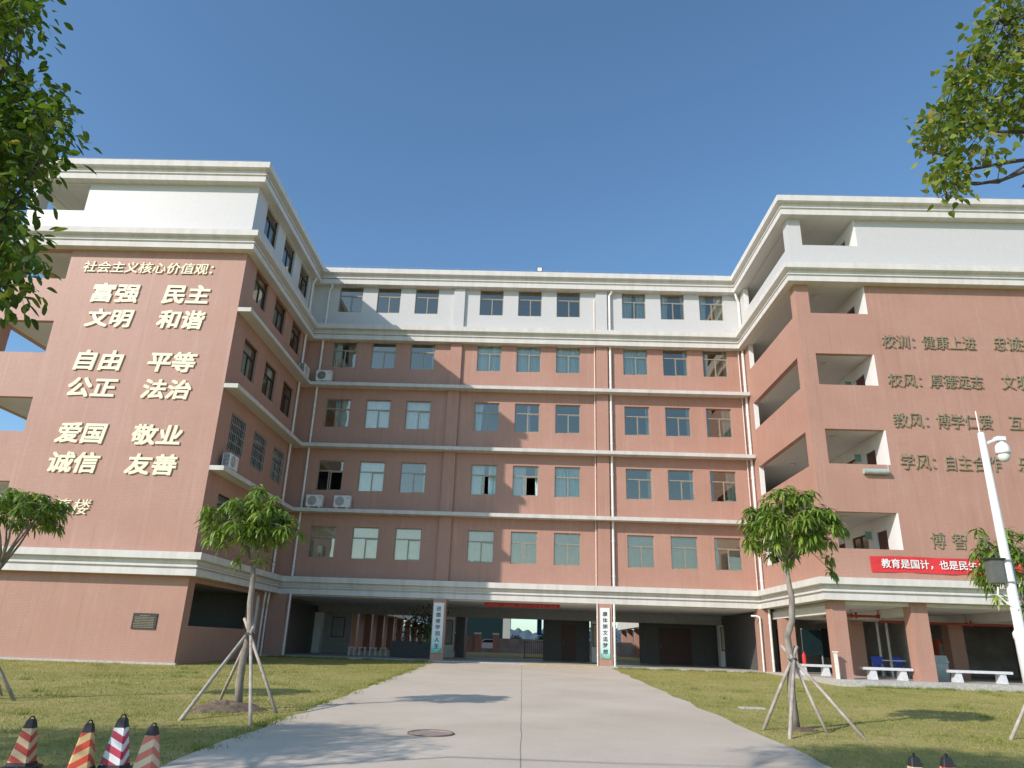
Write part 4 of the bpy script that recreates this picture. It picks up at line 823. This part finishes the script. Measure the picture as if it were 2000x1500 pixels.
# ------------------------------------------------------------------ traffic cones
ST = dict(a=stripes('cone_red_cream', (.52, .045, .03), (.60, .44, .25), -1, .02), b=stripes('cone_red_yellow', (.60, .06, .025), (.66, .45, .20), 1), c=stripes('cone_crimson_white', (.50, .03, .075), (.76, .77, .78), -1, .03), d=stripes('cone_faded_salmon', (.58, .15, .10), (.64, .50, .34), 1, .05))
def cone(label, x, y, rz, st, sc=1.):
    t = thing('traffic_cone', label, 'traffic cone', (0, 0, 0), 'square striped traffic cones'); rings = lambda L: [(r*math.cos(a), r*math.sin(a), z) for r, z in L for a in [i*math.pi/2+s for i in range(4) for s in (-.10, .10)]]
    def sq(L, nm, mat):
        n = len(L); mb = MB(); mb.add(rings(L), [tuple(range(7, -1, -1)), tuple(range(8*n-8, 8*n))]+[(8*i+k, 8*i+(k+1) % 8, 8*i+8+(k+1) % 8, 8*i+8+k) for i in range(n-1) for k in range(8)]); mb.build(nm, mat, t, local=True)
    sq([(.27, 0), (.27, .035), (.20, .05), (.185, .09)], 'base', M['black']); sq([(.178, .09), (.088, .51)], 'striped_body', ST[st]); sq([(.092, .511), (.066, .60), (.052, .62)], 'cap', M['black'])
    mb = MB(); mb.tube([(.033*math.cos(a), 0, .618+.04*math.sin(a)) for a in np.linspace(0, math.pi, 9)], .009, 6); mb.build('handle', M['black'], t, local=True)
    t.location = (x, y, ground(y)); t.rotation_euler = (0, 0, rz); t.scale = (sc,)*3
cone('red and cream striped cone at the far left on the grass', -5.64, -29.57, .9, 'a', .83)
cone('bright red and yellow striped cone, second from the left', -4.87, -29.72, 1.02, 'b', .83)
cone('white and crimson striped cone, tallest of the four on the left', -4.60, -29.52, .9, 'c', .9)
cone('faded salmon and cream striped cone beside the drive', -4.11, -29.77, .8, 'd', .83)
cone('cone with black cap and red body at the bottom right, left of its pair', 4.24, -30.05, math.pi/4, 'a', .85); cone('cone with black cap and crimson body at the bottom right, right of its pair', 4.61, -30.0, .7, 'b', .85)
t = thing('manhole_cover', 'round rusty manhole cover set in the concrete drive', 'manhole cover', (-1.42, -25.72, ground(-25.72)+.02))
mb = MB(); mb.lathe([(.36, -.02), (.36, .012), (.33, .014), (.325, .006), (.02, .006)], (-1.42, -25.72, ground(-25.72)+.022), 32); mb.build('lid', M['iron'], t)
mb = MB(); mb.tube([(-1.42+.375*math.cos(a), -25.72+.375*math.sin(a), ground(-25.72+.375*math.sin(a))+.024) for a in np.linspace(0, 6.2832, 33)], .014, 5, False); mb.build('rim', M['soil'], t)
mb = MB(); mb.box(5.45, 6.05, -19.3, -19.05, ground(-19.2)-.05, ground(-19.2)+.03); tag(mb.build('stone_slab', M['granite']), 'small pale stone slab lying in the right lawn', 'slab')

# ------------------------------------------------------------------ grass (one mass nobody could count)
def grass(n, x0, x1, y0, y1, R, hl, avoid=None):
    P = np.stack([R.uniform(x0, x1, n), y0+(y1-y0)*R.uniform(0, 1, n)**1.0, np.zeros(n)], 1); P[:, 2] = .02*(np.clip(P[:, 1], -45, 0)+10.05)-.005
    return P
R = np.random.default_rng(77)
P = np.concatenate([grass(110000, -20, RL+.03, -31, YL-.1, R, 1), grass(30000, XL+.1, RL+.03, YL, -.9, R, 1), grass(100000, RR-.03, 20, -31, YR-.8, R, 1), grass(22000, RR-.03, XR-.4, YR, -.9, R, 1)])
# clumps: pull blades towards tussock centres
T_ = np.concatenate([R.uniform([-20, -31], [RL, -1], (500, 2)), R.uniform([RR, -31], [20, -1], (500, 2))])
sel = R.random(len(P)) < .3; j = R.integers(0, len(T_), sel.sum()); nx_ = T_[j]+R.normal(0, .22, (sel.sum(), 2)); P[sel, 0] = nx_[:, 0]; P[sel, 1] = nx_[:, 1]
ok = ((P[:, 0] < RL+.05) | (P[:, 0] > RR-.05)) & ~((P[:, 0] < XL+.1) & (P[:, 1] > YL-.1)) & ~((P[:, 0] > XR-.35) & (P[:, 1] > YR-.8)) & (P[:, 1] < -.85); P = P[ok]; P[:, 2] = .02*(np.clip(P[:, 1], -45, 0)+10.05)-.005
n0 = len(P); wc = np.concatenate([R.uniform([-19, -27], [-4.5, -10.6], (45, 2)), R.uniform([4.6, -27], [19, -9.4], (45, 2)), np.stack([R.uniform(-12.5, -4.4, 70), np.full(70, -1.1)], 1), np.stack([R.uniform(4.7, 12, 45), np.full(45, -1.15)], 1), np.stack([np.full(40, RL-.05), R.uniform(-28, -2, 40)], 1), np.stack([R.uniform(13, 19, 35), np.full(35, YR-1.0)], 1)])
Q = np.repeat(wc, 60, 0)+R.normal(0, .13, (len(wc)*60, 2))*np.repeat(R.uniform(.5, 1.6, (len(wc), 1)), 60, 0); P = np.concatenate([P, np.column_stack([Q, .02*(np.clip(Q[:, 1], -45, 0)+10.05)-.005])])
n = len(P); hgt = R.uniform(.015, .045, n)*(1+1.2*(R.random(n) < .04)); hgt[n0:] = R.uniform(.05, .13, n-n0); d = R.normal(0, .6, (n, 3)); d[:, 2] = 1; a = R.uniform(0, math.pi, n); wv = np.stack([np.cos(a), np.sin(a), 0*a], 1)*(.003+.007*R.random(n))[:, None]
V = np.stack([P-wv, P+wv, P+d*hgt[:, None]], 1).reshape(-1, 3); F = np.arange(3*n).reshape(-1, 3)
pt = np.sin(P[:, 0]*.9+1.3*np.sin(P[:, 1]*.5))*np.sin(P[:, 1]*.7+P[:, 0]*.3)
o = np_mesh('grass', V, F, M['grass'], None, np.clip(np.where(np.arange(n) < n0, .5+.22*pt, .1)+R.normal(0, .2, n), 0, 1)); tag(o, 'short olive green grass blades covering both lawns', 'grass', None, 'stuff')

# ------------------------------------------------------------------ what shows through the passage
yard = thing('boundary_wall', 'brick and grey boundary wall with white capped pillars beyond the passage', 'wall', (-3, 49, .2))
mb = MB(); mb.box(-9, -4.6, 49.0, 49.2, .1, 1.9); mb.build('brick_panel', M['brick'], yard)
mb = MB(); mb.box(-2.8, 14, 49.2, 49.4, .1, 1.75); mb.build('grey_panel', M['wallgrey'], yard); mb = MB(); mb.box(-4.6, -3.2, 49.05, 49.2, .1, .55); mb.build('low_panel', M['wallgrey'], yard)
for x in (-7.3, -5.1, -3.0):
    mb = MB(); mb.box(x-.3, x+.3, 48.7, 49.3, .1, 2.1); pl_ = mb.build('pillar', M['brick'], yard); mb = MB(); mb.box(x-.38, x+.38, 48.62, 49.38, 2.1, 2.3); mb.build('cap', M['plaster'], pl_)
t = thing('office_building', 'dark tinted glass building beyond the boundary wall', 'building', (-8, 80, 0))
mb = MB(); mb.box(-16, -3.0, 80, 90, 0, 8); mb.build('facade', M['teal'], t); mb = MB(); mb.box(-3.0, -1.9, 79.8, 90, 0, 8.2); mb.build('corner_pier', M['grey'], t)
t = thing('railing', 'dark metal railing gate half closing the far end of the passage', 'railing', (1, 10.2, FZ))
mb = MB()
for x in np.arange(.25, 1.4, .13): mb.tube([(x, 10.2, FZ+.1), (x, 10.2, 1.25)], .012, 5)
mb.build('bars', M['dark'], t); mb = MB(); mb.tube([(.2, 10.2, FZ), (.2, 10.2, 1.28), (1.4, 10.2, 1.34)], .025, 6); mb.tube([(.2, 10.2, FZ+.1), (1.4, 10.2, FZ+.1)], .02, 6); mb.build('rail', M['dark'], t)
t = thing('hanging_flag', 'bright blue cloth hanging at the far end of the passage', 'flag', (1.15, 10.2, 1.9))
mb = MB(); mb.box(.98, 1.28, 10.28, 10.3, 1.75, 2.75); mb.build('cloth', M['bluecloth'], t); mb = MB(); mb.tube([(.9, 10.29, 2.78), (1.35, 10.29, 2.78)], .02, 6); mb.build('rod', M['dark'], t)
t = thing('parked_car', 'white car parked behind the boundary wall beyond the passage', 'car', (-4, 56, .2))
mb = MB()
prof = [(-2.1, .35), (-2.15, .75), (-1.9, .95), (-1.2, 1.02), (-.6, 1.45), (.8, 1.48), (1.5, 1.05), (2.1, .95), (2.15, .4)]
mb.add([(-4+x, y, .2+z) for y in (55.2, 56.8) for x, z in prof], [tuple(range(8, -1, -1)), tuple(range(9, 18))]+[(i, i+1, 10+i, 9+i) for i in range(8)]+[(8, 0, 9, 17)]); mb.build('body', M['steel'], t)
mb = MB(); mb.add([(-4+x, 55.19, .2+z) for x, z in ((-1.0, 1.05), (-.5, 1.38), (.75, 1.4), (1.3, 1.06))], [(0, 1, 2, 3)]); mb.build('side_window', M['black'], t)
for x in (-1.35, 1.35): mb = MB(); mb.tube([(-4+x, 55.1, .52), (-4+x, 55.4, .52)], .32, 14); mb.build('wheel', M['black'], t)
# rear wings either side of the yard, height raised to keep it in shade
for sgn, lb in ((-1, 'rear wing along the left of the yard behind the passage'), (1, 'rear wing along the right of the yard behind the passage')):
    x0 = sgn*12.9; t = thing('rear_wing', lb, 'building', (x0+sgn*4, 35, .2)); a, b = sorted((x0, x0+sgn*9))
    holed(MB(), 'x', x0, x0+sgn*.3, 20.2, 60, 4.2, 22, [(y, y+1.6, 5.2, 6.9) for y in np.arange(22, 58, 3.)]).build('tiled_wall', M['brick'], t)
    mb = MB(); p0, p1 = sorted((x0-sgn*.5, x0+sgn*.3)); mb.box(p0, p1, 20.2, 60, 3.3, 4.19); mb.build('cornice', M['cornice'], t)
    for y in np.arange(20.4, 60, 5.6): mb = MB(); q0, q1 = sorted((x0, x0+sgn*.6)); mb.box(q0, q1, y, y+.6, .1, 3.3); mb.build('column', M['brick'], t)
    mb = MB(); q0, q1 = sorted((x0+sgn*3, x0+sgn*3.3)); mb.box(q0, q1, 20.2, 60, .1, 22); mb.build('inner_wall', M['brick'], t)
    mb = MB(); mb.box(a, b, 20.2, 60, 21.9, 22.2); mb.build('roof', M['soffit'], t)
# far trees beyond the wall
for i, (x, y, s) in enumerate(((-13, 66, 3.2), (3.5, 72, 2.2), (7.5, 70, 2.8), (12, 74, 3.6), (-1, 95, 2.0))):
    lbs = ('rounded dark tree beyond the left end of the boundary wall', 'small bushy tree just beyond the grey boundary wall', 'mid sized tree beyond the grey boundary wall', 'tallest tree beyond the right end of the boundary wall', 'distant low tree under the hills')
    t = thing('bushy_tree', lbs[i], 'tree', (x, y, .2)); R = np.random.default_rng(100+i); n = 900
    P = np.array((x, y, .2+s*.75))+rand_dirs(n)*np.array((s*.7, s*.7, s*.5))*R.uniform(.3, 1, (n, 1))
    V, F, k = leaves(P, R.normal(size=(n, 3)), R.uniform(.2, .4, n), R.uniform(.15, .25, n), R.uniform(.2, 1, n), PR_OVAL); np_mesh('crown', V, F, M['hedge'], t, R.uniform(0, 1, n*k)); mb = MB(); mb.tube([(x, y, 0), (x, y, s*.7)], [.12, .06], 6); mb.build('trunk', M['bark2'], t)
